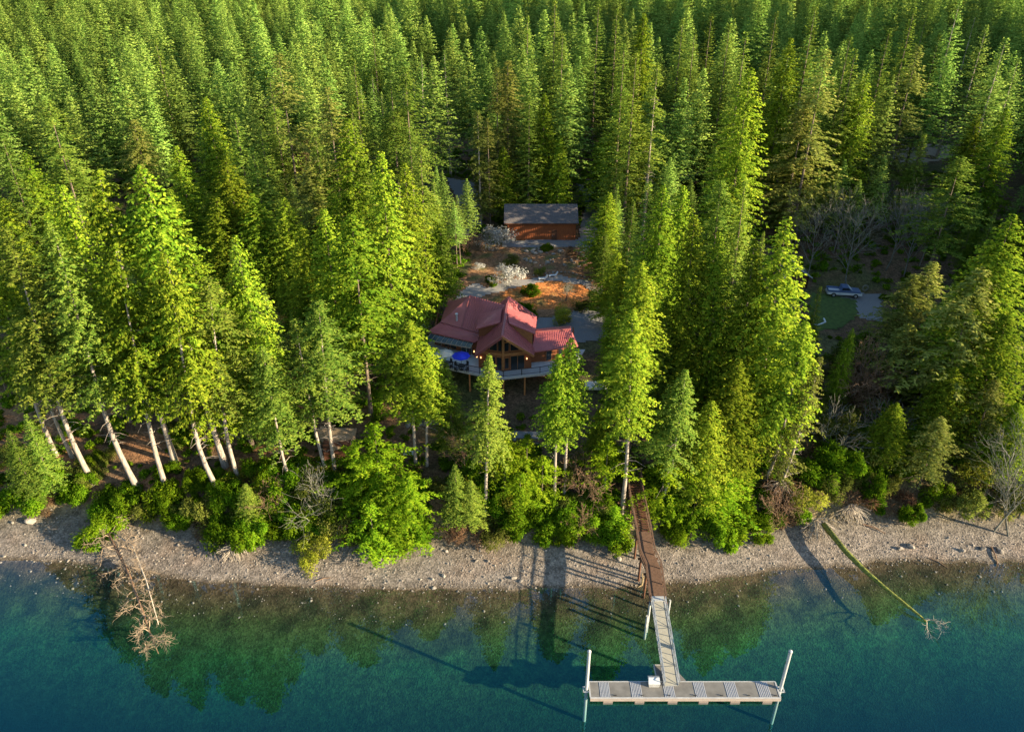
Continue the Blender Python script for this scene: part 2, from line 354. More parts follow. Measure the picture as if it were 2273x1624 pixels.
sheet('garden_path', pxpoly([(1000,668),(1050,628),(1080,640),(1130,622),(1180,618),(1240,612),(1300,622),(1350,650),(1345,662),(1290,634),(1235,622),(1180,630),(1120,645),(1060,662)]), M['pathgravel'])
sheet('dirt_road', pxpoly([(1935,345),(2000,322),(2120,322),(2125,345),(2060,362),(1940,362)]), M['dirtroad'], .1, 1)
sheet('forest_track', pxpoly([(1275,400),(1400,402),(1560,378),(1700,372),(1700,384),(1560,390),(1400,416),(1290,412)]), M['dirtroad'], .1, 1)
sheet('lawn', pxpoly([(1800,650),(1850,655),(1900,665),(1905,700),(1860,730),(1790,740)]), M['lawn'])
sheet('parking_area', pxpoly([(1850,640),(1960,655),(1958,715),(1906,705),(1900,668),(1850,656)]), M['gravel'])
sheet('lower_path', pxpoly([(985,968),(1100,955),(1220,958),(1225,975),(1100,975),(990,985)]), M['gravel'])

# ------------------------------------------------------------------ foliage meshes
def norm(a): return a / (np.linalg.norm(a, axis=-1, keepdims=True) + 1e-9)
def sprays(P, D, S_, L, Wd, tint, out=None, NN=None):
    """diamond sprays: base, left, tip, right; each turned to face outward, with the soft normal of its bough"""
    if out is not None:
        g = -np.cross(D, S_); f = np.sign((g * out).sum(1) + 1e-6)[:, None]; S_ = S_ * f; g = norm(g * f); NN.append(np.repeat(norm(out + g * .55), 4, 0))
    n = len(P); L = L[:, None]; Wd = Wd[:, None]
    V = np.stack([P, P + D * L * .45 + S_ * Wd * .5, P + D * L, P + D * L * .45 - S_ * Wd * .5], 1).reshape(-1, 3)
    Q = np.arange(n * 4).reshape(-1, 4); return V, Q, np.repeat(tint, 4)
def bent(me, NN):
    me.normals_split_custom_set_from_vertices(np.concatenate(NN).tolist()); return me
def conifer(name, m, H=30., cb=.12, R=3.8, shape='cone', nb=210, step=.34, sl=.75, sw=.30, droop=.25, rise=.15, hang=.3, rag=.25, seed=0, gap=0., pw=.82):
    r = np.random.default_rng(seed); Vs = []; Qs = []; Ts = []; NN = []; k = 0
    zt = np.sort(r.uniform(0, 1, nb) ** 1.15)      # 0 = top
    holes = [(r.uniform(.15, 1), r.uniform(0, 6.28)) for _ in range(int(gap * 10))]
    for i, t in enumerate(zt):
        z = H * (1 - t * (1 - cb)); ph = i * 2.399 + r.uniform(-.4, .4)
        if shape == 'cedar': L = R * min(1, t ** .62 * 1.08) * (1 - .22 * t ** 5)
        elif shape == 'irr': L = R * (min(1, .12 + 1.5 * t) * (1 - .35 * t ** 3)) * (1 + .35 * math.sin(ph * 1.3 + t * 9))
        elif shape == 'col': L = R * min(1, .1 + 1.6 * t) * (1 - .15 * t)
        else: L = R * t ** pw
        L *= 1 + r.uniform(-rag, rag); L = max(L, .3 + .5 * min(1, t * 8))
        if any(abs(t - a) < .07 and math.cos(ph - b) > .3 for a, b in holes): continue
        n = max(2, int(L / step)); s = (np.arange(n) + r.uniform(.2, .8, n)) / n; s = .12 + .88 * s
        d = np.array((math.cos(ph), math.sin(ph), 0)); sd = np.array((-math.sin(ph), math.cos(ph), 0))
        up = rise * (1 - t) + rise * .2; P = np.array((0, 0, z)) + d * (s * L)[:, None] + sd * (r.normal(0, .06, n) * L)[:, None]
        P[:, 2] += up * s * L - droop * (s ** 2) * L + r.normal(0, .05, n)
        for sgn in (-1, 1, 0):
            if sgn == 0: D = d + r.normal(0, .25, (n, 3))
            else: D = d * r.uniform(.35, .8, (n, 1)) + sgn * sd * r.uniform(.6, 1, (n, 1)) + r.normal(0, .15, (n, 3))
            D[:, 2] -= hang * r.uniform(.3, 1.5, n); D = norm(D)
            side = norm(np.cross(D, np.array((0, 0, 1.)) + r.normal(0, .45, (n, 3))))
            ln = sl * r.uniform(.6, 1.25, n) * (1 - .35 * s) * min(1, .45 + L / R); 
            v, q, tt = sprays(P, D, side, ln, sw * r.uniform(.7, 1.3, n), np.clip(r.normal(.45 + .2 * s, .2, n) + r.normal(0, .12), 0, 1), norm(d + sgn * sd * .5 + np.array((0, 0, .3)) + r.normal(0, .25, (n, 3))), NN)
            Vs.append(v); Qs.append(q + k); Ts.append(tt); k += len(v)
    return bent(fastmesh(name, np.concatenate(Vs), np.concatenate(Qs), np.concatenate(Ts), [m]), NN)
PRO = {}
def proto(key, n, **kw):
    PRO[key] = [conifer(key + '_crown', seed=hash_(key) + i, **kw) for i in range(n)]
def hash_(s): return sum(ord(c) * (i + 3) for i, c in enumerate(s))
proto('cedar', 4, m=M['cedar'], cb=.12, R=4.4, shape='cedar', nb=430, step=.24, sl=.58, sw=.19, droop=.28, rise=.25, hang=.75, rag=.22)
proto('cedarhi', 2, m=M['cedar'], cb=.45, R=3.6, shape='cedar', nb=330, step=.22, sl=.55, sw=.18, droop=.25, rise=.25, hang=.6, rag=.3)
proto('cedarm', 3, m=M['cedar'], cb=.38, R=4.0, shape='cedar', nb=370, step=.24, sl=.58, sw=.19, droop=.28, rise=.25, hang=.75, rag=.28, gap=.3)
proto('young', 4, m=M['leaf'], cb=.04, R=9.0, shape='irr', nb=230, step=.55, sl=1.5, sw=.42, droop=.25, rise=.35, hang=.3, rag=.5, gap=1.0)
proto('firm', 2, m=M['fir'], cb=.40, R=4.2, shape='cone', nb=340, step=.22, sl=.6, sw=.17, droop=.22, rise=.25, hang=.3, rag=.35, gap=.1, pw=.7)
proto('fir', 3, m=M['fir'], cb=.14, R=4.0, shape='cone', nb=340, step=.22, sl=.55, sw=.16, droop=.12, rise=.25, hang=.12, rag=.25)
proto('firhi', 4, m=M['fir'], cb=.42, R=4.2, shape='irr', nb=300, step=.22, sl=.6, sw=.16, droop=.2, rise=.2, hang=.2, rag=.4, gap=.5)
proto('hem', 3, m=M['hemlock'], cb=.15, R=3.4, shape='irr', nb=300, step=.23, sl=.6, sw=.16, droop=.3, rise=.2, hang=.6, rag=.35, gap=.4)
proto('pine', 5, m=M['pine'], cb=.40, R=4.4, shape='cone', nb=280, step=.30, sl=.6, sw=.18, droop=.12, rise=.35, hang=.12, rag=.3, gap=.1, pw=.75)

def tubes_np(segs, n=3):
    """segs: list of (p0, p1, r0, r1) -> verts, quads"""
    A = np.array([s[0] for s in segs]); B = np.array([s[1] for s in segs]); r0 = np.array([s[2] for s in segs]); r1 = np.array([s[3] for s in segs])
    d = norm(B - A); up = np.where(np.abs(d[:, 2:3]) < .9, np.array([[0, 0, 1.]]), np.array([[1., 0, 0]])); a = norm(np.cross(d, up)); b = np.cross(d, a)
    V = []; 
    for base, r in ((A, r0), (B, r1)):
        for j in range(n):
            an = 6.2832 * j / n; V.append(base + (a * math.cos(an) + b * math.sin(an)) * r[:, None])
    V = np.stack(V, 1); k = np.arange(len(segs))[:, None] * 2 * n; Q = []
    for j in range(n): Q.append(np.stack([k[:, 0] + j, k[:, 0] + (j + 1) % n, k[:, 0] + n + (j + 1) % n, k[:, 0] + n + j], 1))
    return V.reshape(-1, 3), np.concatenate(Q)
def grow(r, p, d, L, rad, lvl, segs, bend=.25, spread=.7, kids=(5, 5, 4), up=.25, leaf=None):
    n = 4; p = np.array(p, float); d = norm(np.array(d, float)); pts = [p]; dirs = [d]
    for i in range(n):
        d = norm(d + r.normal(0, bend / 2, 3) + np.array((0, 0, up * .25))); q = p + d * L / n
        segs.append((p, q, rad * (1 - .75 * i / n), rad * (1 - .75 * (i + 1) / n))); p = q; pts.append(p); dirs.append(d)
    if lvl < len(kids):
        for j in range(kids[lvl]):
            t = .25 + .75 * (j + r.uniform(.2, .9)) / kids[lvl]; i = min(n - 1, int(t * n)); q = pts[i] + (pts[i + 1] - pts[i]) * (t * n - i)
            a = norm(np.cross(dirs[i], r.normal(0, 1, 3))); nd = norm(dirs[i] * (1 - spread * .5) + a * spread)
            grow(r, q, nd, L * r.uniform(.42, .68) * (1.15 - .4 * t), rad * .42, lvl + 1, segs, bend, spread, kids, up, leaf)
    elif leaf is not None: leaf.append(pts[-1]); leaf.append(pts[2])
def baretree(name, m, seed, H=12., rad=.16, kids=(9, 6, 4), stems=1, spread=.6, up=.35, bend=.25):
    r = np.random.default_rng(seed); segs = []
    for k in range(stems):
        d = np.array((0, 0, 1.)) + (r.normal(0, .28, 3) * (stems > 1)); grow(r, (0, 0, -.3), d, H * r.uniform(.8, 1), rad, 0, segs, bend, spread, kids, up)
    V, Q = tubes_np([(a, b, max(x, .012), max(y, .010)) for a, b, x, y in segs]); return fastmesh(name, V, Q, None, [m])
def bushmesh(name, m, seed, n=1500, R=1.6, Hh=2.2, sl=.34, sw=.20, lobes=7, fine=1.):
    r = np.random.default_rng(seed); L = [(r.uniform(-.95, .95) * R, r.uniform(-.8, .8) * R, r.uniform(.15, .95) * Hh, r.uniform(.2, .48)) for _ in range(lobes)]
    NN = []; k = r.integers(0, lobes, n); C = np.array(L)[k]; dr = norm(r.normal(0, 1, (n, 3))); rr = (r.uniform(.45, 1.05, n) + (r.uniform(0, 1, n) > .85) * r.uniform(0, .5, n))[:, None]
    P = C[:, :3] + dr * rr * C[:, 3:4] * np.array((R, R, Hh * .75)); P[:, 2] = np.maximum(P[:, 2], .05 * Hh)
    D = norm(dr + r.normal(0, .6, (n, 3)) - np.array((0, 0, .25))); side = norm(np.cross(D, r.normal(0, 1, (n, 3))))
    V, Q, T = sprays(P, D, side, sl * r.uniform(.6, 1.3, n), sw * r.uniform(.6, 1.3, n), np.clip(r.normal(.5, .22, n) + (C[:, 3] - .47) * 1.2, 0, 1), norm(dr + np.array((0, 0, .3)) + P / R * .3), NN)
    return bent(fastmesh(name, V, Q, T, [m]), NN)
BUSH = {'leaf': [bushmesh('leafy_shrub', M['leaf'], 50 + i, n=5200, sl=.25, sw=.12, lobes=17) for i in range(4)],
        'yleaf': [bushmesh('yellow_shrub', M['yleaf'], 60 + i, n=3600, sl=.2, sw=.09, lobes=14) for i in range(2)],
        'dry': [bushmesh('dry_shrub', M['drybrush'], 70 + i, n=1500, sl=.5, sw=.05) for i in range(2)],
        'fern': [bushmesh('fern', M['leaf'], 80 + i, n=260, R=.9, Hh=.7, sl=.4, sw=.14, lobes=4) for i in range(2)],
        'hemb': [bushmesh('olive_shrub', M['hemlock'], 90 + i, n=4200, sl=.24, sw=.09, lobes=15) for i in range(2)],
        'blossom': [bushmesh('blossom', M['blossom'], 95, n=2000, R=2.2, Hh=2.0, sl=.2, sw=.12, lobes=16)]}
BARE = {'pale': [baretree('bare_tree', M['paletwig'], 11 + i, 13, .15, (12, 7, 4), 1, .55, .45, .22) for i in range(3)],
        'brown': [baretree('bare_brown', M['browntwig'], 21 + i, 9, .12, (10, 7, 4), 1, .6, .4) for i in range(2)],
        'shrub': [baretree('bare_shrub', M['paletwig'], 31 + i, 4.5, .05, (7, 5), 6, .5, .2, .5) for i in range(2)],
        'bshrub': [baretree('bare_brown_shrub', M['browntwig'], 35 + i, 4, .05, (7, 5, 3), 6, .55, .1, .5) for i in range(2)]}

def trunkmesh(name, base, top, r0, m, bend=0., cbf=.4, dead=14, seed=0, curl=.35):
    """trunk from base to top (local, base at origin) with a sweep at the butt and dead limbs below the crown"""
    r = np.random.default_rng(seed); A = np.zeros(3); B = np.array(top) - np.array(base); n = 12; pts = []
    for i in range(n + 1):
        t = i / n * .97; p = A + B * t; q = max(0, 1 - t / curl) ** 2
        p = p + np.array((bend * (q - 1) * 1.0, bend * (1 - q) * .25, 0)) * 1.0 + np.array((bend, 0, 0)) * t * 1.0
        pts.append(p)
    pts[0] = pts[0] - np.array((0, 0, .6)); rad = [r0 * ((1 - .92 * i / n)) * (1.35 if i == 0 else 1) for i in range(n + 1)]
    segs = [(pts[i], pts[i + 1], rad[i], rad[i + 1]) for i in range(n)]; V, Q = tubes_np(segs, 8)
    sg = []
    for k in range(dead):
        t = r.uniform(.18, .85) if k % 2 else r.uniform(cbf * .5, cbf * 1.15); j = min(n - 1, int(t * n)); p = pts[j] + (pts[j + 1] - pts[j]) * (t * n - j); ph = r.uniform(0, 6.28); L = r.uniform(.8, 2.8) * (1.2 - t)
        d = np.array((math.cos(ph), math.sin(ph), r.uniform(-.1, .35))); q1 = p + d * L * .5; q2 = q1 + (d + np.array((0, 0, -.45)) + r.normal(0, .2, 3)) * L * .5
        sg += [(p, q1, .05, .03), (q1, q2, .03, .01)]
    if sg: V2, Q2 = tubes_np(sg, 3); Q = np.concatenate([Q, Q2 + len(V)]); V = np.concatenate([V, V2])
    return fastmesh(name, V, Q, None, [m], smooth=True)

KN = {'young': 9.0, 'cedarm': 4.0, 'firm': 4.2, 'cedar': 4.4, 'cedarhi': 3.6, 'fir': 4.0, 'firhi': 4.2, 'hem': 3.4, 'pine': 4.4}
NM = {'young': 'young_cedar_tree', 'cedarm': 'cedar_tree', 'firm': 'fir_tree', 'cedar': 'cedar_tree', 'cedarhi': 'cedar_tree', 'fir': 'fir_tree', 'firhi': 'fir_tree', 'hem': 'hemlock_tree', 'pine': 'fir_tree'}
TREES = []
tcount = [0]
def plant(kind, base, top, R, label, group=None, bend=0., pale=False, dead=14, rr=None):
    bend *= 1.3
    tcount[0] += 1; i = tcount[0]; base = Vector(base); top = Vector(top); ax = top - base; h = ax.length
    root = empty(NM[kind], base, label, 'tree', group)
    r0 = rr or (.0085 * h + .06)
    cbf = {'young': .05, 'cedarm': .38, 'firm': .40, 'cedar': .12, 'cedarhi': .45, 'fir': .14, 'firhi': .42, 'hem': .15, 'pine': .45}[kind]
    tr = linkobj('trunk', trunkmesh('trunk', base, top, r0, M['palebark'] if pale else M['bark'], bend, cbf, dead, i), root)
    cr = linkobj('crown', PRO[kind][i % len(PRO[kind])], root)
    q = ax.normalized().to_track_quat('Z', 'Y'); s = R / KN[kind]
    cr.rotation_mode = 'QUATERNION'; cr.rotation_quaternion = Vector((0, 0, 1)).rotation_difference(ax.normalized()) @ Matrix.Rotation(i * 2.1, 3, 'Z').to_quaternion()
    cr.scale = (s, s, h / 30)
    TREES.append((base.x, base.y, R))
    return root
def T2(kind, ub, vb, ut, vt, R, label, **k):
    """tree by its foot and its tip"""
    b = onground(ub, vb); d = ray(ut, vt); t = b.y / d[1]; top = Vector((d[0] * t, b.y, CAM_H + d[2] * t)); h = (top - b).length
    return plant(kind, b, top, R, label, **k)
def T1(kind, ut, vt, h, R, label, **k):
    if h > 17: R *= 1.22
    b = undertop(ut, vt, h); return plant(kind, b, b + Vector((0, 0, h)), R, label, **k)

def T3(kind, ut, vt, Y, R, label, **k):
    R *= 1.15
    d = ray(ut, vt); t = Y / d[1]; x = d[0] * t; top = Vector((x, Y, CAM_H + d[2] * t)); return plant(kind, Vector((x, Y, gz(x, Y))), top, R, label, **k)
# ------------------------------------------------------------------ trees picked out one by one
L = 'trees along the shore'
# front row, left: foot (u,v), tip (u,v), crown radius
T2('firm', 311,1091, 106,492, 4.8, 'tall pale fir with bare upper trunk and swept white foot above the left fallen tree', bend=1.6, pale=True, dead=40)
T2('firm', 208,1072, 10,507, 5.4, 'leaning fir at the left edge with a thick white trunk above the beach', bend=1.4, pale=True, dead=26)
T2('cedarhi', 162,1014, 22,640, 3.6, 'slim cedar just behind the thick white trunk at the left edge', bend=.8, pale=True)
T2('cedarm', 125,1011, -30,560, 4.0, 'cedar cut by the left edge with a slim pale trunk', bend=.6, pale=True)
T2('cedar', 290,935, 134,408, 5.6, 'bright pointed cedar, leftmost of the row of three tall cedars at left', dead=26)
T2('cedarm', 389,1025, 215,378, 5.8, 'bright tall cedar, second from the left of the tall pointed cedars', bend=.4, pale=True)
T2('cedarm', 501,1034, 312,367, 6.2, 'tallest bright pointed cedar of the left shore with flared pale foot', bend=.5, pale=True)
T2('cedar', 560,985, 400,500, 5.0, 'bright cedar whose long slope meets the tallest left cedar', dead=4)
T2('cedarm', 372,1091, 252,540, 4.4, 'green cedar with a thin kinked trunk behind the pale fir', bend=.7, pale=True, dead=24)
T2('cedarm', 501,1115, 361,560, 4.4, 'yellow green tree whose trunk foot hooks round at the top of the beach', bend=2.2, pale=True, dead=34)
T2('firhi', 532,1070, 459,615, 4.6, 'olive fir with a straight white trunk right of the hooked trunk', bend=.9, pale=True)
T2('cedar', 612,985, 521,523, 4.8, 'bright conical cedar standing in front of the hidden cottage', dead=6)
T2('firm', 652,1092, 580,770, 4.0, 'half tall fir with pale foot left of the yellow twiggy shrub', bend=.5, pale=True, dead=20)
T2('firhi', 747,1061, 706,668, 5.0, 'grey green fir with spreading bare limbs left of the brown cabin roof', bend=.3, pale=True, dead=60)
T2('firhi', 730,1061, 652,706, 2.6, 'thin dark fir with a leaning trunk beside the grey green fir', bend=.5, pale=True)
T2('cedarm', 824,923, 779,474, 6.2, 'huge bright cedar with a bare leader in front of the left cedar mass', dead=40)
T2('cedar', 770,870, 717,462, 5.2, 'bright cedar on the left flank of the huge cedar')
T2('cedar', 883,830, 845,338, 5.8, 'tall bright cedar just behind the huge bare leader cedar')
T2('cedar', 935,750, 897,362, 5.0, 'bright cedar left of the red roofed house')
T2('cedar', 985,690, 945,420, 4.4, 'dark sided cedar at the right end of the cedar mass by the gravel road')
T2('firhi', 950,700, 933,318, 3.6, 'fir with a narrow dark spire rising above the cedar mass')
T2('cedar', 755,800, 735,430, 4.4, 'green cedar behind the left flank of the huge cedar')
T2('cedarhi', 923,1033, 905,712, 5.0, 'broad bright cedar hiding the left end of the deck, on a pale bare trunk', pale=True, dead=6)
T2('cedarhi', 947,1033, 948,768, 3.8, 'lower bright cedar sharing the pair of bare trunks left of the deck', pale=True, dead=6)
T2('fir', 1009,1018, 990,806, 3.0, 'small dark green fir in front of the left deck railing', dead=6)
T2('firm', 1077,1137, 1086,788, 3.2, 'pale green fir with a bare white trunk in front of the prow windows', pale=True, dead=10)
T2('cedarhi', 1230,1111, 1240,786, 2.9, 'left bright cedar of the pair hiding the right end of the deck', pale=True, dead=3)
T2('cedarhi', 1252,1098, 1268,752, 3.2, 'right bright cedar of the pair hiding the right end of the deck', pale=True, dead=3)
T2('cedarhi', 1380,1133, 1404,688, 4.0, 'tall cedar with pale leader and bare foot left of the stair pier', bend=-.3, pale=True, dead=22)
T2('cedarhi', 1395,1000, 1424,580, 4.2, 'slender drooping cedar rising behind the cedar beside the stair pier', dead=20)
T2('firm', 1458,1130, 1522,822, 3.8, 'leaning fir with a white foot just right of the stair pier', bend=-.8, pale=True, dead=34)
T2('fir', 1455,960, 1481,702, 3.8, 'dark green fir between the two tall cedars by the stairs')
T2('cedar', 1500,950, 1542,478, 5.2, 'tall cedar with a grey bare leader in the right cedar mass', dead=40)
T2('cedar', 1560,960, 1596,516, 4.8, 'bright cedar at the middle of the right cedar mass', dead=18)
T2('cedar', 1618,1000, 1676,532, 4.2, 'cedar with a thin bare tip left of the biggest right cedar', dead=20)
T2('cedar', 1665,1010, 1748,482, 6.6, 'biggest bright cedar at the right end of the mass, with rounded shoulders', dead=14)
T2('cedarm', 1690,1081, 1790,712, 4.6, 'leaning cedar with a long pale trunk on the right shoulder of the mass', bend=-.8, pale=True, dead=40)
T2('hem', 1708,1112, 1822,792, 2.6, 'leaning half dead tree with a white trunk and bare limbs at right', bend=-.8, pale=True, dead=110)
T2('cedar', 1600,1080, 1640,800, 5.0, 'low bright cedar above the beach right of the pier')
T2('cedar', 1545,1120, 1580,890, 4.2, 'bushy cedar above the beach near the right white trunk')
T2('cedar', 1330,1040, 1335,905, 2.8, 'small pointed cedar left of the stair pier')
T2('cedar', 1322,610, 1354,428, 4.4, 'cedar with golden tip right of the barn')
T2('fir', 1385,640, 1407,446, 3.2, 'narrow blue green fir right of the golden tipped cedar')
T2('fir', 1412,780, 1440,402, 4.8, 'tall green fir between the barn and the right cedar mass')
T2('cedar', 1440,830, 1472,410, 4.8, 'dark cored cedar behind the slender drooping cedar')
T2('cedar', 1480,800, 1517,412, 5.0, 'tall cedar with a yellow flank above the right cedar mass')
T2('firhi', 1560,800, 1600,400, 4.4, 'blue green fir with a bare upper trunk at the back of the right mass', dead=40)
T2('fir', 1600,820, 1655,400, 4.4, 'green fir next to the bare trunked blue green fir')
T2('cedar', 1350,720, 1372,560, 4.2, 'shaded dark cedar beside the garden path')
T2('fir', 1335,640, 1345,520, 3.0, 'dark young fir beside the rock garden')
# behind the barn
T2('hem', 1068,508, 1060,247, 3.6, 'drooping pale hemlock on four bare stems left of the barn', dead=20, pale=True)
T2('hem', 1088,500, 1082,262, 2.6, 'pale hemlock touching the drooping one left of the barn', dead=14)
T3('hem', 1127,134, 160, 4.6, 'tall olive brown hemlock behind the barn with a bare leader', dead=40)
T3('hem', 1103,150, 158, 3.6, 'olive hemlock just left of the tallest hemlock behind the barn', dead=10)
T3('cedar', 1117,326, 153, 3.4, 'short bright cedar between the barn and the drooping hemlock')
T3('fir', 1175,220, 154, 4.0, 'vivid green fir directly behind the barn', dead=6)
T3('cedar', 1208,207, 156, 3.8, 'yellow topped narrow cedar behind the right half of the barn')
T3('cedar', 1242,300, 154, 3.2, 'dark narrow cedar at the right end of the barn roof')
T3('fir', 1249,68, 166, 5.4, 'very tall vivid fir behind the barn, highest in the clump')
T3('fir', 1171,38, 178, 4.0, 'light green fir up behind the olive hemlock')
T3('cedar', 1395,205, 160, 6.6, 'huge broad bright cedar right of the barn')
T3('cedar', 1345,300, 158, 5.6, 'shaded broad tree at the foot of the huge bright cedar')
T3('cedar', 1430,285, 158, 4.4, 'bright flanked cedar at the right of the huge cedar')
T1('fir', 1386,98, 35, 4.2, 'pointed olive fir above the huge broad cedar', dead=6)
T1('fir', 1413,112, 35, 4.0, 'blue green fir right of the pointed olive fir')
T3('cedar', 1462,257, 160, 3.4, 'small cedar with an orange tinted edge right of the huge cedar')
T1('firhi', 1460,140, 33, 2.4, 'skeleton like grey fir with bare curling limbs', pale=True, dead=90)
for u, v, h, R, k, lb in [(1329,3,38,4.2,'fir','golden topped fir on the ridge right of centre'),(1370,20,36,3.8,'fir','brownish tipped fir on the ridge beside the golden one'),
      (1430,30,36,4.4,'cedar','bright wide fir like cedar on the ridge right of centre'),(1232,-4,38,4.2,'fir','pale fir at the top edge above the barn'),
      (1516,44,36,4.2,'fir','blue green fir high on the right of the ridge'),(1543,67,34,3.8,'fir','yellow green fir with a visible trunk high on the right'),
      (1580,30,36,4.2,'fir','bright fir second in the high right group'),(1620,55,36,5.0,'fir','large pale fir in the high right group'),
      (1657,72,36,4.4,'fir','fir on the left shoulder of the bright column tree'),(1668,150,36,5.6,'cedar','great cedar with a vivid sunlit right side, high right'),
      (1724,28,36,4.0,'fir','fir with gappy brown tipped limbs at upper right'),(1756,86,34,4.8,'cedar','solid yellow green conical cedar at upper right'),
      (1812,8,40,4.8,'fir','very tall fir near the top edge at upper right'),(1835,112,36,5.2,'hem','drooping olive hemlock with lit limbs at upper right'),
      (1790,220,27,5.4,'hem','broad olive hemlock below the solid conical cedar'),(1889,76,36,4.4,'fir','two toned fir above the vivid edged cedar'),
      (1924,165,30,4.6,'cedar','cedar with a vivid green right edge by the dirt road'),(1900,110,34,4.6,'fir','blue green fir beside the vivid edged cedar'),
      (1976,64,33,4.4,'fir','green fir behind the dirt road'),(2030,20,36,4.6,'fir','bright double topped fir near the top right'),
      (2060,22,34,4.0,'fir','slim fir right of the bright double topped fir'),(2087,75,31,3.6,'fir','slim dark fir at the far right clump'),
      (2040,100,32,5.0,'hem','olive fir above the dirt road with brown lower limbs'),(2132,0,38,4.0,'pine','fir with a high crown on a bare trunk at top right'),
      (2168,28,34,3.6,'pine','high crowned fir right of the bare trunked one'),(2191,58,34,3.8,'pine','sunlit high crowned fir near the right edge'),
      (2234,86,36,5.0,'pine','large high crowned fir with white trunk at the right edge'),(2262,130,32,3.8,'pine','high crowned fir cut by the right edge'),
      (2172,255,24,4.0,'cedar','small light cedar right of the dirt road'),(2235,240,27,4.8,'cedar','bright pointed cedar with a pale leader near the right edge')]:
    T1(k, u, v, h, R, lb, dead=12, pale=(k == 'pine'))
# right hand side
T1('fir', 2053, 298, 20, 3.8, 'light green young fir in front of the dirt road', dead=10)
T1('firhi', 2135, 350, 26, 4.6, 'dark fir with a bare trunk right of the young fir', dead=30)
T1('cedar', 2250, 478, 30, 6.0, 'large sunlit cedar at the right edge with a bare leader', dead=60)
T1('hem', 2180, 600, 24, 5.4, 'olive shaded hemlock left of the large right edge cedar', dead=40)
T1('cedar', 2240, 700, 20, 5.5, 'shaded cedar below the large right edge cedar', dead=12)
T1('fir', 2124, 632, 18, 3.6, 'fir with a pale drooping tip in the dark gully at right', dead=6)
T1('hem', 2030, 610, 14, 4.6, 'dark shaded hemlock right of the parked truck')
T1('hem', 2072, 585, 16, 5.0, 'darkest broad hemlock in the shaded gully at right')
T1('hem', 2020, 720, 12, 4.2, 'low dark hemlock below the parked truck')
T1('cedar', 2120, 820, 13, 4.4, 'dark bushy cedar at the foot of the right slope')
T1('hem', 2210, 850, 13, 4.2, 'low olive hemlock near the right edge above the bare trees')
T1('cedar', 2260, 900, 12, 4.0, 'low cedar at the right edge behind the pale bare trees')
T1('hem', 2090, 930, 11, 3.4, 'low dark hemlock behind the right beach')
T1('cedar', 1990, 900, 10, 3.2, 'small green cedar on the right slope above the sandy cove')
# left middle
for u, v, h, R, k, lb in [(726,193,32,4.6,'hem','tall pale fir rising between the bare brown trees and the cedar mass'),(770,262,31,5.2,'cedar','bright cedar right below the tall pale fir'),
      (780,236,30,4.0,'fir','light fir beside the bright cedar above the cedar mass'),(700,300,25,4.4,'fir','olive fir right of the bare brown trees'),(688,372,20,4.8,'hem','broad pale hemlock below the bare brown trees'),
      (617,118,33,5.4,'hem','pale fir with clear tiers of limbs standing out of the forest at left'),(598,170,28,4.0,'fir','fir just below the pale tiered fir'),
      (899,150,33,4.0,'firhi','dark green fir with a lit crown at the edge of the plantation'),(866,163,32,3.6,'firhi','fir left of the lit plantation edge fir'),
      (785,132,30,3.4,'fir','pale grey green fir left of the plantation edge'),(827,60,30,3.0,'fir','pale fir behind the plantation edge'),
      (103,222,32,4.4,'firhi','fir at left with a pale trunk below a short crown'),(140,320,22,3.6,'firhi','short crowned fir at left before a dark gap'),
      (295,265,24,4.4,'hem','golden olive tree above the tall cedars at left'),(345,90,32,4.4,'fir','fir with a broken olive crown at upper left'),
      (390,325,24,4.2,'cedar','yellow cedar rising just right of the tallest left cedar'),(375,420,20,3.6,'cedar','small yellow cedar over the slope of the tallest left cedar'),
      (455,215,28,4.6,'cedar','light green tree in the middle of the left forest'),(520,255,27,4.8,'fir','blue green fir left of the bare brown trees'),
      (575,270,25,3.8,'fir','small blue green fir next to the bare brown trees'),(500,350,24,5.4,'cedar','yellow green cedar in front of the dark gap at left'),
      (560,330,24,4.8,'fir','green fir above the cottage clearing'),(630,440,20,4.0,'cedar','vivid narrow cedar right of the cottage clearing'),
      (560,430,20,4.6,'cedar','shaded dark cedar behind the hidden cottage'),(480,440,19,4.6,'cedar','shaded dark cedar left of the hidden cottage'),
      (670,500,22,4.2,'cedar','shaded cedar behind the cottage steps'),(680,610,16,3.6,'cedar','dark cedar right of the cottage steps'),
      (2,300,28,4.6,'fir','bright fir at the left edge below the forest slope'),(55,340,24,4.6,'cedar','bright bushy tree near the left edge'),
      (5,440,18,4.0,'cedar','low green tree at the left edge above the dark hollow')]:
    T1(k, u, v, h, R, lb, dead=14)
for ub, vb, ut, vt, lb in [(846,372,826,168,'first'),(862,386,846,205,'second'),(881,380,868,158,'third'),(904,372,893,150,'fourth'),(926,388,918,172,'fifth'),(822,398,800,190,'nearest left'),(942,362,936,118,'tallest')]:
    T2('pine', ub, vb, ut, vt, 2.6, f'{lb} slim bare stemmed fir of the plantation edge above the cedar mass', dead=26, pale=True)
T2('pine', 1001,392, 986,112, 3.4, 'grey stemmed plantation fir by the gravel road, with bare lower limbs', dead=60, pale=True)
T2('pine', 968,372, 958,135, 2.8, 'thin plantation fir left of the grey stemmed one by the road', dead=30, pale=True)
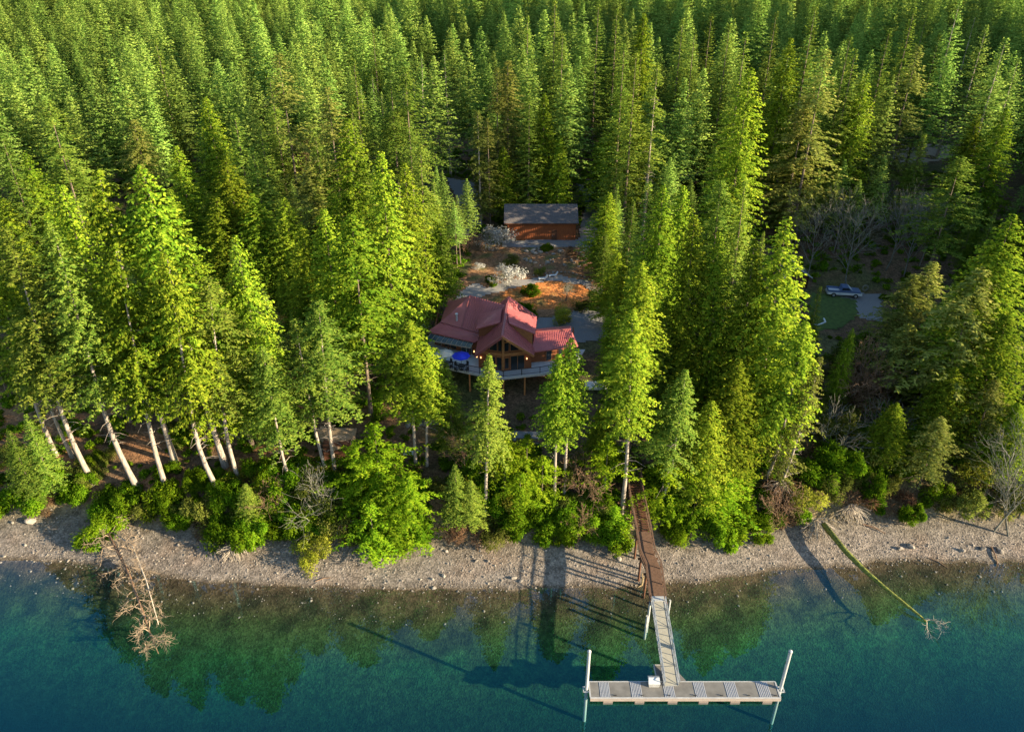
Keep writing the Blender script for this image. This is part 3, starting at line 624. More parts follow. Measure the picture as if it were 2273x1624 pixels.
# low greenery trees on the bank
for u, v, h, R, lb in [(830,945,11,4.0,'vivid small maple like cedar beside the brown cabin roof'),(790,985,9,3.2,'vivid green young cedar left of the cabin deck'),
      (860,1085,8,3.4,'vivid young cedar above the beach left of the broken steps'),(905,1060,9,3.6,'vivid young cedar just below the cabin deck'),
      (820,1120,7,3.2,'young cedar hanging over the beach, lowest of the vivid group'),(1010,1040,9,3.0,'soft green young fir right of the wooden stair'),
      (1045,1075,7,2.8,'young fir beside the white trunk above the beach'),(1120,960,10,3.0,'green young cedar below the prow deck'),(1170,975,9,3.0,'green young cedar left of the pair of white trunks'),
      (1155,1060,7,2.8,'low bright cedar between the white trunks'),(1205,1020,7,2.4,'low bright cedar just left of the pair of white trunks'),(1350,985,9,3.0,'bright cedar bough mass left of the stair pier'),
      (1365,1125,5,2.2,'small bright cedar on the beach edge left of the stair pier'),(1480,1010,9,3.2,'leafy dark cedar right of the stair pier'),
      (1560,1030,8,3.6,'spreading bright cedar above the beach'),(1610,1060,6,3.6,'low spreading cedar overhanging the beach right of the pier'),(545,1080,7,3.0,'yellow green young fir with pale limbs overhanging the left beach'),
      (60,930,12,3.4,'young bright fir at the left edge above the beach'),(20,960,11,3.4,'young bright fir cut by the left edge')]:
    T1('young' if 'fir' not in lb else 'fir', u, v, h * 1.05, R * (1.15 if 'fir' not in lb else .85), lb, dead=2)

LM = [(208,1072,'the thick white trunk at the left edge'),(311,1091,'the foot of the pale left fir'),(501,1115,'the hooked pale trunk'),(501,1034,'the flared foot of the tallest left cedar'),(652,1092,'the yellow twiggy shrub'),
      (747,1061,'the brown cabin roof'),(890,1035,'the viewing deck'),(940,1085,'the wooden stair'),(935,1033,'the pair of bare trunks below the deck'),(1077,1137,'the lone white trunk below the prow'),(1240,1105,'the pair of white trunks'),
      (1290,1110,'the pink grey bare shrub'),(1406,1080,'the head of the stair pier'),(1458,1130,'the white foot right of the pier'),(1600,1120,'the spreading cedar over the beach'),(1708,1112,'the leaning white trunk'),
      (134,408,'the leftmost of the three tall cedars'),(215,378,'the second tall left cedar'),(312,367,'the tallest left cedar'),(521,523,'the conical cedar by the cottage'),(625,650,'the hidden cottage'),(655,300,'the bare brown trees'),(845,338,'the cedar mass left of the house'),
      (933,318,'the narrow dark spire'),(779,474,'the huge cedar with a bare leader'),(1060,245,'the drooping pale hemlock'),(1127,134,'the tall olive brown hemlock'),(1249,68,'the tallest fir behind the barn'),(1395,205,'the huge broad cedar right of the barn'),
      (1542,478,'the grey leader of the right cedar mass'),(1676,532,'the thin bare tip in the right mass'),(1748,482,'the biggest right cedar'),(1668,150,'the great sunlit column tree'),(1835,112,'the drooping olive hemlock at upper right'),(1924,165,'the vivid edged cedar'),
      (2053,298,'the young fir by the dirt road'),(2235,240,'the bright cedar near the right edge'),(2070,500,'the darkest gully hemlock'),(617,118,'the pale tiered fir'),(899,150,'the plantation edge fir'),(103,222,'the short crowned fir at left'),(345,90,'the broken crowned fir at upper left')]
USED = {}
def rel(prefix, x, y, z):
    p = vis(x, y, z); u, v = p[0], p[1]; lm = min(LM, key=lambda q: (q[0] - u) ** 2 + (q[1] - v) ** 2); du, dv = u - lm[0], v - lm[1]; d = math.hypot(du, dv)
    how = ('left of' if du < 0 else 'right of') if abs(du) > abs(dv) * 1.3 else ('up from' if dv < 0 else 'below') if abs(dv) > abs(du) * 1.3 else ('up and ' if dv < 0 else 'down and ') + ('left from' if du < 0 else 'right from')
    dist = 'close ' if d < 25 else '' if d < 60 else 'somewhat ' if d < 110 else 'well ' if d < 160 else 'far '
    t = f'{prefix} {dist}{how} {lm[2]}'; w = t.split()
    if USED.setdefault(t, 0) and 'shrub' not in prefix: t = t.replace(prefix, prefix + (', farther one,' if USED[t] == 1 else ', farthest one,'), 1) if len(w) < 14 and USED[t] < 3 else t
    USED[f'{prefix} {dist}{how} {lm[2]}'] += 1; w = t.split()
    return t if len(w) <= 16 else ' '.join(x for x in w if x not in ('crowned', 'olive', 'somewhat', 'tall'))
# ------------------------------------------------------------------ forest that fills the slope
def vis(x, y, z):
    c, s = math.cos(PITCH), math.sin(PITCH); dy, dz = y, z - CAM_H
    f = dy * c - dz * s; up = dy * s + dz * c
    if f <= 1: return None
    return CX + F * x / f, CY - F * up / f, f
def blocked(x, y, pad=0):
    s = y - shore(x)
    if s < (10 if x > 80 else 24): return True
    for P in CLEAR:
        if inpoly(np.array([x]), np.array([y]), P)[0]: return True
    return False
cand = []
for gy in np.concatenate([np.arange(73.6, 150, 4.8), np.arange(150, 480, 8.6)]):
    sp = 4.8 if gy < 150 else 8.8
    for gx in np.arange(-gy * .85 - 40, gy * .85 + (110 if gy < 200 else 60), sp):
        x = gx + random.uniform(-3, 3); y = gy + random.uniform(-3, 3)
        if blocked(x, y): continue
        if 40 < x and 96 < y < 172 and x < 84 + (y - 96) * .42 and (random.random() < .5 or (44 < x < 76 and 90 < y < 140)): continue
        if 12 < x < 50 and 104 < y < 142 and random.random() < .85: continue     # bare hollow on the right
        if y > 150 and x > 30 and sn(x, y, .05, 44) > .5: continue
        if sn(x, y, .09, 45) > .55: continue
        if any((x - a) ** 2 + (y - b) ** 2 < (1.3 + R * .5) ** 2 for a, b, R in TREES): continue
        p = vis(x, y, gz(x, y) + 15)
        if p is None or p[0] < -260 or p[0] > W + (1500 if y < 200 else 260): continue
        cand.append((x, y))
cand.sort(key=lambda p: p[1])
def fill_height(x, y):
    if x > y * .75 and y < 200: h = random.uniform(25, 32) if y > 100 else random.uniform(18, 23)
    elif y < 150: h = random.uniform(8, 14) if x < -18 and y > 98 else random.uniform(12, 18)
    else: h = random.uniform(21, 31) + (4 if x > 0 and random.random() < .25 else 0)
    return h
n_obj = 0; far = []
PINE_TRUNK = trunkmesh('trunk', (0, 0, 0), (0, 0, 30), .26, M['bark'], 0, .45, 26, 5)
LBL = {'l': 'green fir among the close set crowns of the forest at upper left', 'c': 'fir in the dense forest behind the barn clearing', 'r': 'fir in the shaded forest behind the right cedars',
       's': 'shaded conifer between the shore cedars and the forest at left', 't': 'shaded conifer behind the cedar mass at right'}
for x, y in cand:
    if n_obj >= 150 or y > 178 or x > y * .75: far.append((x, y)); continue
    z = gz(x, y); h = fill_height(x, y); zone = ('s' if x < 0 else 't') if y < 150 else ('l' if x < -30 else 'c' if x < 35 else 'r')
    kind = random.choice(['pine', 'fir', 'cedar']) if y < 150 else random.choice(['fir', 'fir', 'cedar', 'hem', 'pine'] if x > 20 else ['pine', 'fir', 'firm', 'fir'])
    root = empty(NM[kind], (x, y, z), rel({'cedarm': 'cedar', 'firm': 'fir', 'hem': 'olive hemlock', 'pine': 'high crowned fir'}.get(kind, kind) if y > 150 else 'shaded ' + {'pine': 'high crowned fir'}.get(kind, kind), x, y, z + h * .8), 'tree', {'l': 'forest trees at upper left', 'c': 'forest trees behind the barn', 'r': 'forest trees at right', 's': 'shaded trees at left', 't': 'shaded trees at right'}[zone])
    root.rotation_euler = (random.uniform(-.03, .03), random.uniform(-.03, .03), random.uniform(0, 6.28))
    t = linkobj('trunk', PINE_TRUNK, root); t.scale = (h / 30,) * 3
    c = linkobj('crown', random.choice(PRO[kind]), root); s = (random.uniform(1.0, 1.35) if y > 150 else .95) * (h / 28); c.scale = (s, s, h / 30)
    n_obj += 1
print('hand trees', tcount[0], 'filled', n_obj, 'far', len(far))
# the far wood as one mass
pc = bpy.data.collections.new('far_tree_kinds')
for i in range(5):
    sm = conifer('far_tree', M['pine'], cb=.3, R=[5.0, 5.6, 4.4, 6.0, 5.2][i], shape='cone', nb=260, step=.42, sl=.85, sw=.28, droop=.14, rise=.4, hang=.2, rag=.22, pw=.72, seed=900 + i)
    o = bpy.data.objects.new('far_tree_kind', sm); pc.objects.link(o)
def scatter(name, pts, scl, rot, idx, coll, kind='stuff', tilt=0):
    me = bpy.data.meshes.new(name); me.from_pydata([tuple(p) for p in pts], [], [])
    a = me.attributes.new('scl', 'FLOAT', 'POINT'); a.data.foreach_set('value', np.asarray(scl, np.float32))
    a = me.attributes.new('rotz', 'FLOAT_VECTOR', 'POINT'); a.data.foreach_set('vector', np.asarray(rot, np.float32).ravel())
    a = me.attributes.new('idx', 'INT', 'POINT'); a.data.foreach_set('value', np.asarray(idx, np.int32))
    o = linkobj(name, me); o['kind'] = kind
    ng = bpy.data.node_groups.new(name, 'GeometryNodeTree'); ng.interface.new_socket('Geometry', in_out='INPUT', socket_type='NodeSocketGeometry'); ng.interface.new_socket('Geometry', in_out='OUTPUT', socket_type='NodeSocketGeometry')
    n = ng.nodes; l = ng.links; gi = n.new('NodeGroupInput'); go = n.new('NodeGroupOutput'); ip = n.new('GeometryNodeInstanceOnPoints'); ci = n.new('GeometryNodeCollectionInfo')
    ci.inputs[0].default_value = coll; ci.inputs[1].default_value = True; ci.inputs[2].default_value = True
    def na(nm, ty): x = n.new('GeometryNodeInputNamedAttribute'); x.data_type = ty; x.inputs[0].default_value = nm; return x.outputs[0]
    mp = n.new('GeometryNodeMeshToPoints'); l.new(gi.outputs[0], mp.inputs[0]); l.new(mp.outputs[0], ip.inputs['Points']); l.new(ci.outputs[0], ip.inputs['Instance'])
    ip.inputs['Pick Instance'].default_value = True; l.new(na('idx', 'INT'), ip.inputs['Instance Index']); l.new(na('rotz', 'FLOAT_VECTOR'), ip.inputs['Rotation']); l.new(na('scl', 'FLOAT'), ip.inputs['Scale'])
    l.new(ip.outputs[0], go.inputs[0]); md = o.modifiers.new('scatter', 'NODES'); md.node_group = ng; return o
fp = [(x, y, gz(x, y)) for x, y in far]
hs = [(random.choice((random.uniform(16, 26), random.uniform(25, 31), random.uniform(27, 35))) if y > 200 else fill_height(x, y)) / 30 for x, y in far]
scatter('far_forest', fp, hs, [(0, 0, random.uniform(0, 6.28)) for _ in fp], [random.randrange(5) for _ in fp], pc)

# ------------------------------------------------------------------ understory
def shrub(kind, p, s, label, group=None, name='shrub', sz=None, cat='shrub'):
    me = random.choice(BUSH[kind]); o = linkobj(name, me, None, p); o.rotation_euler = (0, 0, random.uniform(0, 6.28)); o.scale = (s * random.uniform(.8, 1.35), s * random.uniform(.8, 1.2), sz or s * random.uniform(.7, 1.25))
    return tag(o, label, cat, group)
ZN = [('left', -75, -45), ('midleft', -45, -18), ('mid', -18, 14), ('right', 18, 36)]
k = 0
for nm, x0, x1, cnt, phrase in [('a', -72, -38, 34, 'leafy shrub among the white trunks on the left bank'), ('b', -38, -14, 44, 'leafy shrub on the bank left of the wooden stair'),
                            ('c', -12, 13, 40, 'leafy shrub on the bank between the wooden stair and the pier'), ('a', -70, -38, 16, 'x'), ('b', -36, -14, 14, 'x'), ('e', 36, 74, 60, ''), ('d', 18, 36, 36, 'leafy shrub on the bank right of the pier')]:
    for i in range(cnt):
        x = random.uniform(x0, x1); s = random.uniform(8.6, 22) if nm == 'a' and i > 9 else random.uniform(7.0, 14)
        if phrase == 'x': s = random.uniform(7.4, 9.2)
        if nm == 'e': s = 8 + 22 * random.random() ** 1.5
        y = shore(x) + s
        sc = random.uniform(.45, 1.0) if nm == 'a' and phrase != 'x' else random.uniform(.8, 1.5)
        shrub('leaf' if random.random() < (.5 if nm == 'e' else .72) else random.choice(['hemb', 'hemb', 'dry', 'yleaf']), (x, y, gz(x, y) - .1), sc, rel(('big ' if sc > 1.1 else 'small ' if sc < .75 else '') + 'leafy shrub', x, y, gz(x, y) + 1), 'bank shrubs ' + {'a': 'at left', 'b': 'left of the stair', 'c': 'between stair and pier', 'd': 'right of the pier', 'e': 'on the right slope'}[nm])
for u, v, s, kd, lb in [(235,1165,1.5,'leaf','bright yellow green shrub overhanging the left fallen tree'),(270,1125,1.1,'leaf','upper part of the bright shrub clump over the left fallen tree'),(215,1190,1.0,'leaf','lowest bright shrub touching the left beach'),
      (505,1190,1.5,'leaf','soft yellow green shrub at the top of the left beach'),(545,1150,1.4,'leaf','green shrub behind the soft yellow green one on the left beach'),
      (690,1180,1.6,'yleaf','yellow shrub hanging over the beach left of centre'),(700,1225,1.3,'yleaf','lowest yellow shrub spilling on the beach'),(660,1130,1.3,'yleaf','yellow shrub around the twiggy stems'),
      (820,1190,1.5,'leaf','vivid shrub at the beach edge, left of three'),(870,1185,1.5,'leaf','vivid shrub at the beach edge, middle of three'),(915,1175,1.4,'leaf','vivid shrub at the beach edge, right of three'),
      (1360,1175,1.2,'leaf','bright shrub at the beach edge left of the pier'),(1500,1180,1.0,'leaf','bright shrub at the beach edge right of the pier'),(1590,1180,1.5,'leaf','big bright shrub overhanging the beach right of the pier'),(1640,1170,1.3,'leaf','bright shrub at the end of the right cedar mass'),
      (1690,1165,1.2,'leaf','yellow green shrub below the leaning white trunk'),(1760,1090,1.6,'yleaf','olive yellow shrub right of the leaning white trunk'),(1800,1060,1.7,'leaf','bright tangled shrub on the right slope'),(1870,1040,1.7,'leaf','green tangled shrub above the root fans'),
      (1850,960,1.7,'hemb','olive thicket on the right slope'),(1930,1000,1.6,'hemb','dark olive thicket above the sandy cove'),(1920,1080,1.4,'leaf','green shrub above the mossy log'),(1990,1110,1.4,'dry','grey brown brush above the sandy cove'),
      (2020,1140,1.1,'leaf','small bright shrub at the cove edge'),(1740,1140,1.3,'dry','reddish dry brush by the leaning white trunk'),(1780,1000,1.4,'dry','reddish brush below the half dead tree'),(2090,1110,1.4,'hemb','dark shrub at the right beach edge'),
      (2150,1120,1.4,'hemb','dark shrub below the pale bare trees'),(2230,1110,1.5,'hemb','dark shrub at the right edge of the beach'),(1900,840,2.2,'dry','grey brown thicket below the lawn'),(1950,900,2.2,'dry','brown thicket in the hollow below the parked truck'),
      (1870,800,2.0,'hemb','dark thicket at the lower edge of the lawn'),(2000,820,2.0,'hemb','dark thicket right of the brown thicket'),(1290,1160,1.0,'dry','dry reddish brush under the bare shrub left of the pier'),(300,1080,.8,'leaf','small green shrub at the foot of the pale fir'),
      (1215,540,1.0,'leaf','small shrub in front of the barn wall'),(1180,640,.9,'leaf','green shrub by the garden path'),(1160,690,1.1,'leaf','lit green shrub above the driveway, left'),(1240,700,1.1,'yleaf','lit pale shrub above the driveway, middle'),(1300,672,1.0,'hemb','olive shrub above the driveway, right'),
      (1340,668,1.2,'hemb','olive shrub at the right end of the mulch bed'),(1090,620,.7,'leaf','small shrub under the lower blossom tree'),(1270,560,.9,'dry','dry shrub in the rock garden'),(1140,575,.9,'hemb','dark shrub among the garden rocks, left'),(1200,600,.8,'hemb','dark shrub among the garden rocks, right')]:
    p = onground(u, v + s * 14, -.1); shrub(kd, p, s * (.6 if 'barn wall' in lb else 1), lb)
# ground ferns and saplings as one mass
fc = bpy.data.collections.new('fern_kinds')
for me in BUSH['fern']: fc.objects.link(bpy.data.objects.new('fern_kind', me))
fpts = []
while len(fpts) < 5200:
    x = random.uniform(-110, 110); y = random.uniform(70, 200); s = y - shore(x)
    if s < 8.2 or (s < 9.5 and random.random() < .5): continue
    if sn(x, y, .4, 61) < -.25 - (.35 if x > -20 else 0): continue
    q = np.array([x]), np.array([y])
    if inpoly(*q, CLEAR[0])[0] and (y > 92) or any(inpoly(*q, P)[0] for P in CLEAR[1:]): continue
    fpts.append((x, y, gz(x, y) - .05))
scatter('undergrowth', fpts, [random.uniform(.35, 1.2) for _ in fpts], [(0, 0, random.uniform(0, 6.28)) for _ in fpts], [random.randrange(2) for _ in fpts], fc)

# ------------------------------------------------------------------ bare trees
def bare(kind, u, v, s, label, group=None, name='bare_tree', cat='tree', lean=(0, 0), z=-.1):
    p = onground(u, v, z); o = linkobj(name, random.choice(BARE[kind]), None, p); o.scale = (s,) * 3; o.rotation_euler = (lean[0], lean[1], random.uniform(0, 6.28)); return tag(o, label, cat, group)
bare('pale', 1878,648,1.15, 'tall grey leafless tree standing behind the parked truck')
bare('pale', 1850,560,.9, 'hazy grey green leafless tree left of the tall leafless one')
bare('pale', 1965,600,1.05, 'leafless birch with a white trunk, left of the birch group')
bare('pale', 2005,615,1.1, 'leafless birch with a white trunk, tallest of the birch group')
bare('pale', 2040,590,.95, 'leafless birch with a white trunk, right of the birch group')
bare('pale', 1930,520,.8, 'leafless tree in front of the dirt road'); bare('brown', 1960,400,1.0, 'brown leafless shrub tree beside the dirt road')
bare('pale', 1760,560,.8, 'grey leafless tree behind the biggest right cedar'); bare('pale', 1800,500,.8, 'grey leafless tree at the top of the hollow')
bare('pale', 1790,620,1.0, 'tangled leafless tree left of the truck')
bare('brown', 655,470,1.5, 'brown leafless tree above the cedar mass, taller of two'); bare('brown', 625,440,1.3, 'brown leafless tree above the cedar mass, shorter of two')
bare('pale', 2205,1180,.95, 'pale bare tree leaning over the right beach, left of the clump', lean=(.1, -.15)); bare('pale', 2240,1190,1.05, 'pale bare tree leaning over the right beach, middle of the clump', lean=(.15, .1))
bare('pale', 2262,1150,1.1, 'pale bare tree cut by the right edge above the beach'); bare('pale', 2230,930,.9, 'mossy bare tree in the shaded slope at the right edge')
bare('brown', 1030,1060,.75, 'small brown budding tree right of the wooden stair'); bare('brown', 1000,1010,.6, 'small brown budding tree below the rock terrace')
bare('shrub', 700,1150,1.5, 'twiggy yellow budded shrub with tall thin stems left of centre', name='bare_shrub', cat='shrub')
bare('bshrub', 1290,1110,1.5, 'pink grey leafless shrub left of the stair pier', name='bare_shrub', cat='shrub'); bare('bshrub', 1283,1195,1.0, 'bundle of dead hanging twigs at the beach edge', name='bare_shrub', cat='shrub')
bare('shrub', 1835,1000,1.6, 'white tangled bare limbs beside the half dead tree', name='bare_shrub', cat='shrub'); bare('shrub', 1960,980,1.5, 'grey bare thicket in the right hollow', name='bare_shrub', cat='shrub')
bare('bshrub', 1720,1150,1.4, 'reddish bare shrub at the foot of the leaning trunk', name='bare_shrub', cat='shrub'); bare('shrub', 1960,880,1.8, 'grey bare shrub below the parked truck', name='bare_shrub', cat='shrub')
bare('bshrub', 1900,900,2.0, 'brown bare shrub below the lawn', name='bare_shrub', cat='shrub'); bare('bshrub', 610,1140,1.0, 'dark bare shrub behind the left beach', name='bare_shrub', cat='shrub')
bare('shrub', 1256,668,.75, 'small bare white tree in the mulch bed', name='bare_tree'); bare('bshrub', 1322,650,.5, 'tiny bare shrub at the right of the mulch bed', name='bare_shrub', cat='shrub')
bare('bshrub', 1040,560,1.0, 'pinkish bare shrub beside the gravel road', name='bare_shrub', cat='shrub')
def blossom(u, v, s, label):
    p = onground(u, v); r = empty('blossom_tree', p, label, 'tree'); t = linkobj('trunk', BARE['shrub'][0], r); t.scale = (s * .6,) * 3
    c = linkobj('crown', BUSH['blossom'][0], r); c.scale = (s, s, s); c.location = (0, 0, .8 * s)
blossom(1100, 556, 1.6, 'wide white blossom tree at the left corner of the barn'); blossom(1126, 636, 1.35, 'pale blossom tree beside the garden path'); blossom(1062, 600, .5, 'small white blossom bush by the gravel road')
# ------------------------------------------------------------------ the red roofed house
def Q(zx, zy, z): return pix(927.4 + zx * .176, 636.4 + zy * .176, z)      # point read off the photograph at a chosen height
house = Thing('house', onground(1115, 850), 'large timber house with red metal roof, prow windows and a wraparound deck', 'house')
def slab(th, name, pts, t=.18, m='roof', ribs=None, nr=0, **k):
    mbx = MB(); mbx.prism(pts, (0, 0, -t)); o = th.part(mbx, name, M[m], **k)
    if ribs:
        a, b, c, d = [Vector(p) for p in ribs]; rb = MB(); nrm = (b - a).cross(d - a).normalized(); nrm = nrm if nrm.z > 0 else -nrm
        for i in range(1, nr):
            s_ = i / nr; p = a.lerp(b, s_) + nrm * .03; q = d.lerp(c, s_) + nrm * .03; rb.bar(p, q, .05, .07, nrm)
        rb.build('standing_seams', M[m], o, kind='stuff')
    return o
A = Q(1065, 620, 18.4); B = Q(1130, 210, 18.6); Bk = B + (B - A) * .25
L1 = Q(718, 862, 14.3); R1 = Q(1466, 862, 14.3); dv = Bk - A; dv.z = 0
L2 = L1 + dv; R2 = R1 + dv
slab(house, 'main_roof_slope', [A, Bk, L2, L1], ribs=(A, Bk, L2, L1), nr=24); slab(house, 'main_roof_slope', [A, R1, R2, Bk], ribs=(A, Bk, R2, R1), nr=24)
R1w = Q(665, 110, 18.0); E1 = Q(550, 522, 14.7); E2 = Q(860, 610, 14.7); EW = Q(285, 447, 14.7); EN = Q(375, 190, 15.3)
Bm = B + Vector((-.3, 0, -.25))
slab(house, 'left_roof_slope', [R1w, E1, E2, Bm], ribs=(R1w, Bm, E2, E1), nr=14); slab(house, 'left_hip_slope', [R1w, EN, EW, E1], m='roof')
slab(house, 'back_roof_slope', [R1w, Bm, Bm + Vector((0, 5, -3.2)), EN + Vector((0, 2.5, -.9)), EN], m='roof')
S0 = Q(120, 565, 14.05); S1 = Q(715, 695, 14.05)
lw = Vector((0, 0, .01)); slab(house, 'left_porch_roof', [EW - lw, S0, S1, E2 - lw, E1 - lw], ribs=(EW, E2, S1, S0), nr=26)
mbx = MB(); mbx.bar(R1w + Vector((0, 0, .05)), E1 + Vector((0, 0, .05)), .28, .07); mbx.bar(E1 + Vector((0, 0, .05)), E2 + Vector((0, 0, .05)), .2, .06); mbx.bar(EW + Vector((0, 0, .05)), E1 + Vector((0, 0, .05)), .2, .06)
mbx.bar(A + Vector((0, 0, .06)), B + Vector((0, 0, .06)), .3, .08); house.part(mbx, 'ridge_cap', M['roof2'])
# dormers
dl = [Q(1060, 275, 18.35), Q(1040, 440, 18.1), Q(735, 522, 16.9), Q(772, 358, 16.9)]
slab(house, 'dormer_roof', dl, .22, ribs=(dl[0], dl[1], dl[2], dl[3]), nr=12)
dr = [Q(1125, 262, 18.5), Q(1150, 450, 18.3), Q(1482, 588, 16.8), Q(1500, 378, 16.8)]
slab(house, 'dormer_roof', dr, .22, ribs=(dr[0], dr[1], dr[2], dr[3]), nr=14)
def wallpoly(th, name, pts, m='cedarwall', off=(0, .15, 0), **k): return th.part(MB().prism(pts, off), name, M[m], **k)
dn = Vector((0, 0, 1))
def lp(a, b, t): return Vector(a).lerp(Vector(b), t)
ins = Vector((0, .5, -.25))
a, b = lp(dl[1], dl[2], .05) + ins, lp(dl[1], dl[2], .9) + ins; wallpoly(house, 'dormer_wall', [a, b, b - dn * 1.5, a - dn * 1.9], 'cedarwall')
a, b = lp(dr[1], dr[2], .05) + ins, lp(dr[1], dr[2], .9) + ins; wallpoly(house, 'dormer_wall', [a, b, b - dn * 2.6, a - dn * .6], 'timber')
c2 = lp(dr[3], dr[2], .1) + Vector((-.5, -.2, -.2)); wallpoly(house, 'dormer_wall', [b, c2, c2 - dn * 2.6, b - dn * 2.6], 'timber', (-.15, 0, 0))
g = MB(); g.box(b + Vector((.05, .5, -1.1)), (.12, .7, .9)); house.part(g, 'dormer_window', M['glass'])
# right wing
W0, W1 = Q(1480, 572, 15.7), Q(1932, 532, 15.7); W2, W3 = Q(2022, 742, 14.1), Q(1440, 822, 14.1)
slab(house, 'right_wing_roof', [W0, W1, W2, W3], ribs=(W0, W1, W2, W3), nr=22)
bkv = Vector((.3, 3.4, -1.2)); slab(house, 'right_wing_roof', [W0, W0 + bkv, W1 + bkv, W1], ribs=(W0 + bkv, W1 + bkv, W1, W0), nr=22)
mbx = MB(); mbx.bar(W0 + dn * .05, W1 + dn * .05, .3, .07); house.part(mbx, 'ridge_cap', M['roof2'])
# walls, main storey floor at 11.5
FL = 11.5
def wall(th, p, q, z0, z1, m='cedarwall', t=.2, name='wall', **k):
    p = Vector((p[0], p[1], z0)); q = Vector((q[0], q[1], z0)); n = (q - p).normalized().cross(dn)
    return th.part(MB().prism([p, q, q + dn * (z1 - z0), p + dn * (z1 - z0)], -n * t), name, M[m], **k)
PL, PC, PR = Q(785, 1018, FL), Q(1078, 1062, FL), Q(1415, 1020, FL)
def roofz(x):
    tl = (A.x - x) / (A.x - L1.x) if x < A.x else (x - A.x) / (R1.x - A.x); return A.z + (L1.z - A.z) * tl - .22
def facepoly(p, q, s0, s1, z0, ztop, off, th_=.06):
    """panel on the wall p-q between fractions s0..s1, top follows the roof when ztop is None"""
    n = (q - p).normalized().cross(dn); a = p.lerp(q, s0) + n * off; b = p.lerp(q, s1) + n * off
    za = roofz(a.x) - .12 if ztop is None else ztop; zb = roofz(b.x) - .12 if ztop is None else ztop
    return [Vector((a.x, a.y, z0)), Vector((b.x, b.y, z0)), Vector((b.x, b.y, max(zb, z0 + .05))), Vector((a.x, a.y, max(za, z0 + .05)))], -n * th_
def glazing(p, q, cells, low):
    pts, off = facepoly(p, q, 0, 1, FL, None, 0, .2); w = house.part(MB().prism(pts, off), 'gable_wall', M['cedarwall'])
    for s0, s1, z0, z1 in cells:
        f = MB(); pts, off = facepoly(p, q, s0 - .012, s1 + .012, z0 - .09, z1 if z1 is None else z1 + .09, .05, .08); f.prism(pts, off); fo = house.part(f, 'window', M['timber'])
        pts, off = facepoly(p, q, s0, s1, z0, z1 if z1 is not None else None, .075, .04)
        if z1 is None: pts[2].z -= .12; pts[3].z -= .12
        MB().prism(pts, off).build('pane', M['glass'], fo)
    bm_ = MB(); pts, off = facepoly(p, q, -.02, 1.02, low, low + .45, .22, .24); bm_.prism(pts, off); house.part(bm_, 'beam', M['timber'])
glazing(PL, PC, [(.22, .40, 14.75, None), (.44, .74, 14.75, None), (.80, .94, 14.75, None), (.30, .66, 11.7, 13.7), (.74, .93, 11.7, 13.7)], 14.05)
glazing(PC, PR, [(.05, .20, 16.3, None), (.05, .20, 14.75, 16.1), (.27, .56, 14.75, None), (.61, .85, 14.75, None), (.06, .20, 11.9, 13.6), (.28, .52, 11.6, 13.8), (.54, .78, 11.6, 13.8)], 14.05)
ps = MB(); ps.box((PC.x, PC.y - .18, (FL + A.z - .5) / 2), (.28, .28, A.z - .6 - FL)); house.part(ps, 'prow_post', M['timber'])
for a_, b_ in ((A, L1), (A, R1)):
    n_ = MB(); n_.bar(lp(a_, b_, .0) + Vector((0, -.06, -.2)), lp(a_, b_, 1) + Vector((0, -.06, -.2)), .08, .32); house.part(n_, 'rake_board', M['roof2' if a_ is A and b_ is L1 else 'timber'])
wall(house, PL, (PL.x - .2, PL.y + 9), FL, 14.5, name='side_wall'); wall(house, (PR.x + .2, PR.y + 9), PR, FL, 14.5, name='side_wall')
# left wing walls with patio doors
la, lb = Q(175, 855, FL), Vector((PL.x - .2, PL.y + 3.4, FL)); la = Vector((la.x + .2, 104.6, FL))
wall(house, la, lb, FL, 14.1, 'cedarwall'); wall(house, (la.x, la.y + 7), la, FL, 14.1)
def opening(p, q, s0, s1, z0, z1, frame='whitepaint', nm='window', split=0, fw=.07):
    n = (Vector(q) - Vector(p)).normalized().cross(dn); p = Vector(p); q = Vector(q); Lw = (q - p).length
    a_ = p.lerp(q, s0) + n * .06; b_ = p.lerp(q, s1) + n * .06; a_.z = b_.z = 0
    f = MB().prism([a_ + dn * z0, b_ + dn * z0, b_ + dn * z1, a_ + dn * z1], -n * .1); fo = house_cur.part(f, nm, M[frame])
    m_ = max(1, split + 1)
    for i in range(m_):
        x0 = (i + 0) / m_; x1 = (i + 1) / m_; e = fw / (b_ - a_).length
        u_, v_ = a_.lerp(b_, x0 + e) + n * .03, a_.lerp(b_, x1 - e) + n * .03
        MB().prism([u_ + dn * (z0 + fw), v_ + dn * (z0 + fw), v_ + dn * (z1 - fw), u_ + dn * (z1 - fw)], -n * .06).build('pane', M['glass'], fo)
house_cur = house
opening(la, lb, .04, .16, 11.7, 13.5); opening(la, lb, .22, .5, 11.6, 13.6, 'timber', 'patio_door', 1); opening(la, lb, .6, .84, 11.6, 13.7, 'whitepaint', 'patio_door', 1)
ra, rb_ = Vector((PR.x + .2, PR.y + 1.6, FL)), Vector((W2.x - .5, W2.y + .6, FL)); wall(house, ra, rb_, FL, 14.05); wall(house, rb_, (rb_.x + .3, rb_.y + 5.5), FL, 14.05)
opening(ra, rb_, .34, .48, 11.6, 13.6, 'timber', 'door'); opening(ra, rb_, .62, .74, 11.9, 13.6, 'timber'); opening(ra, rb_, .8, .93, 11.9, 13.6, 'timber')
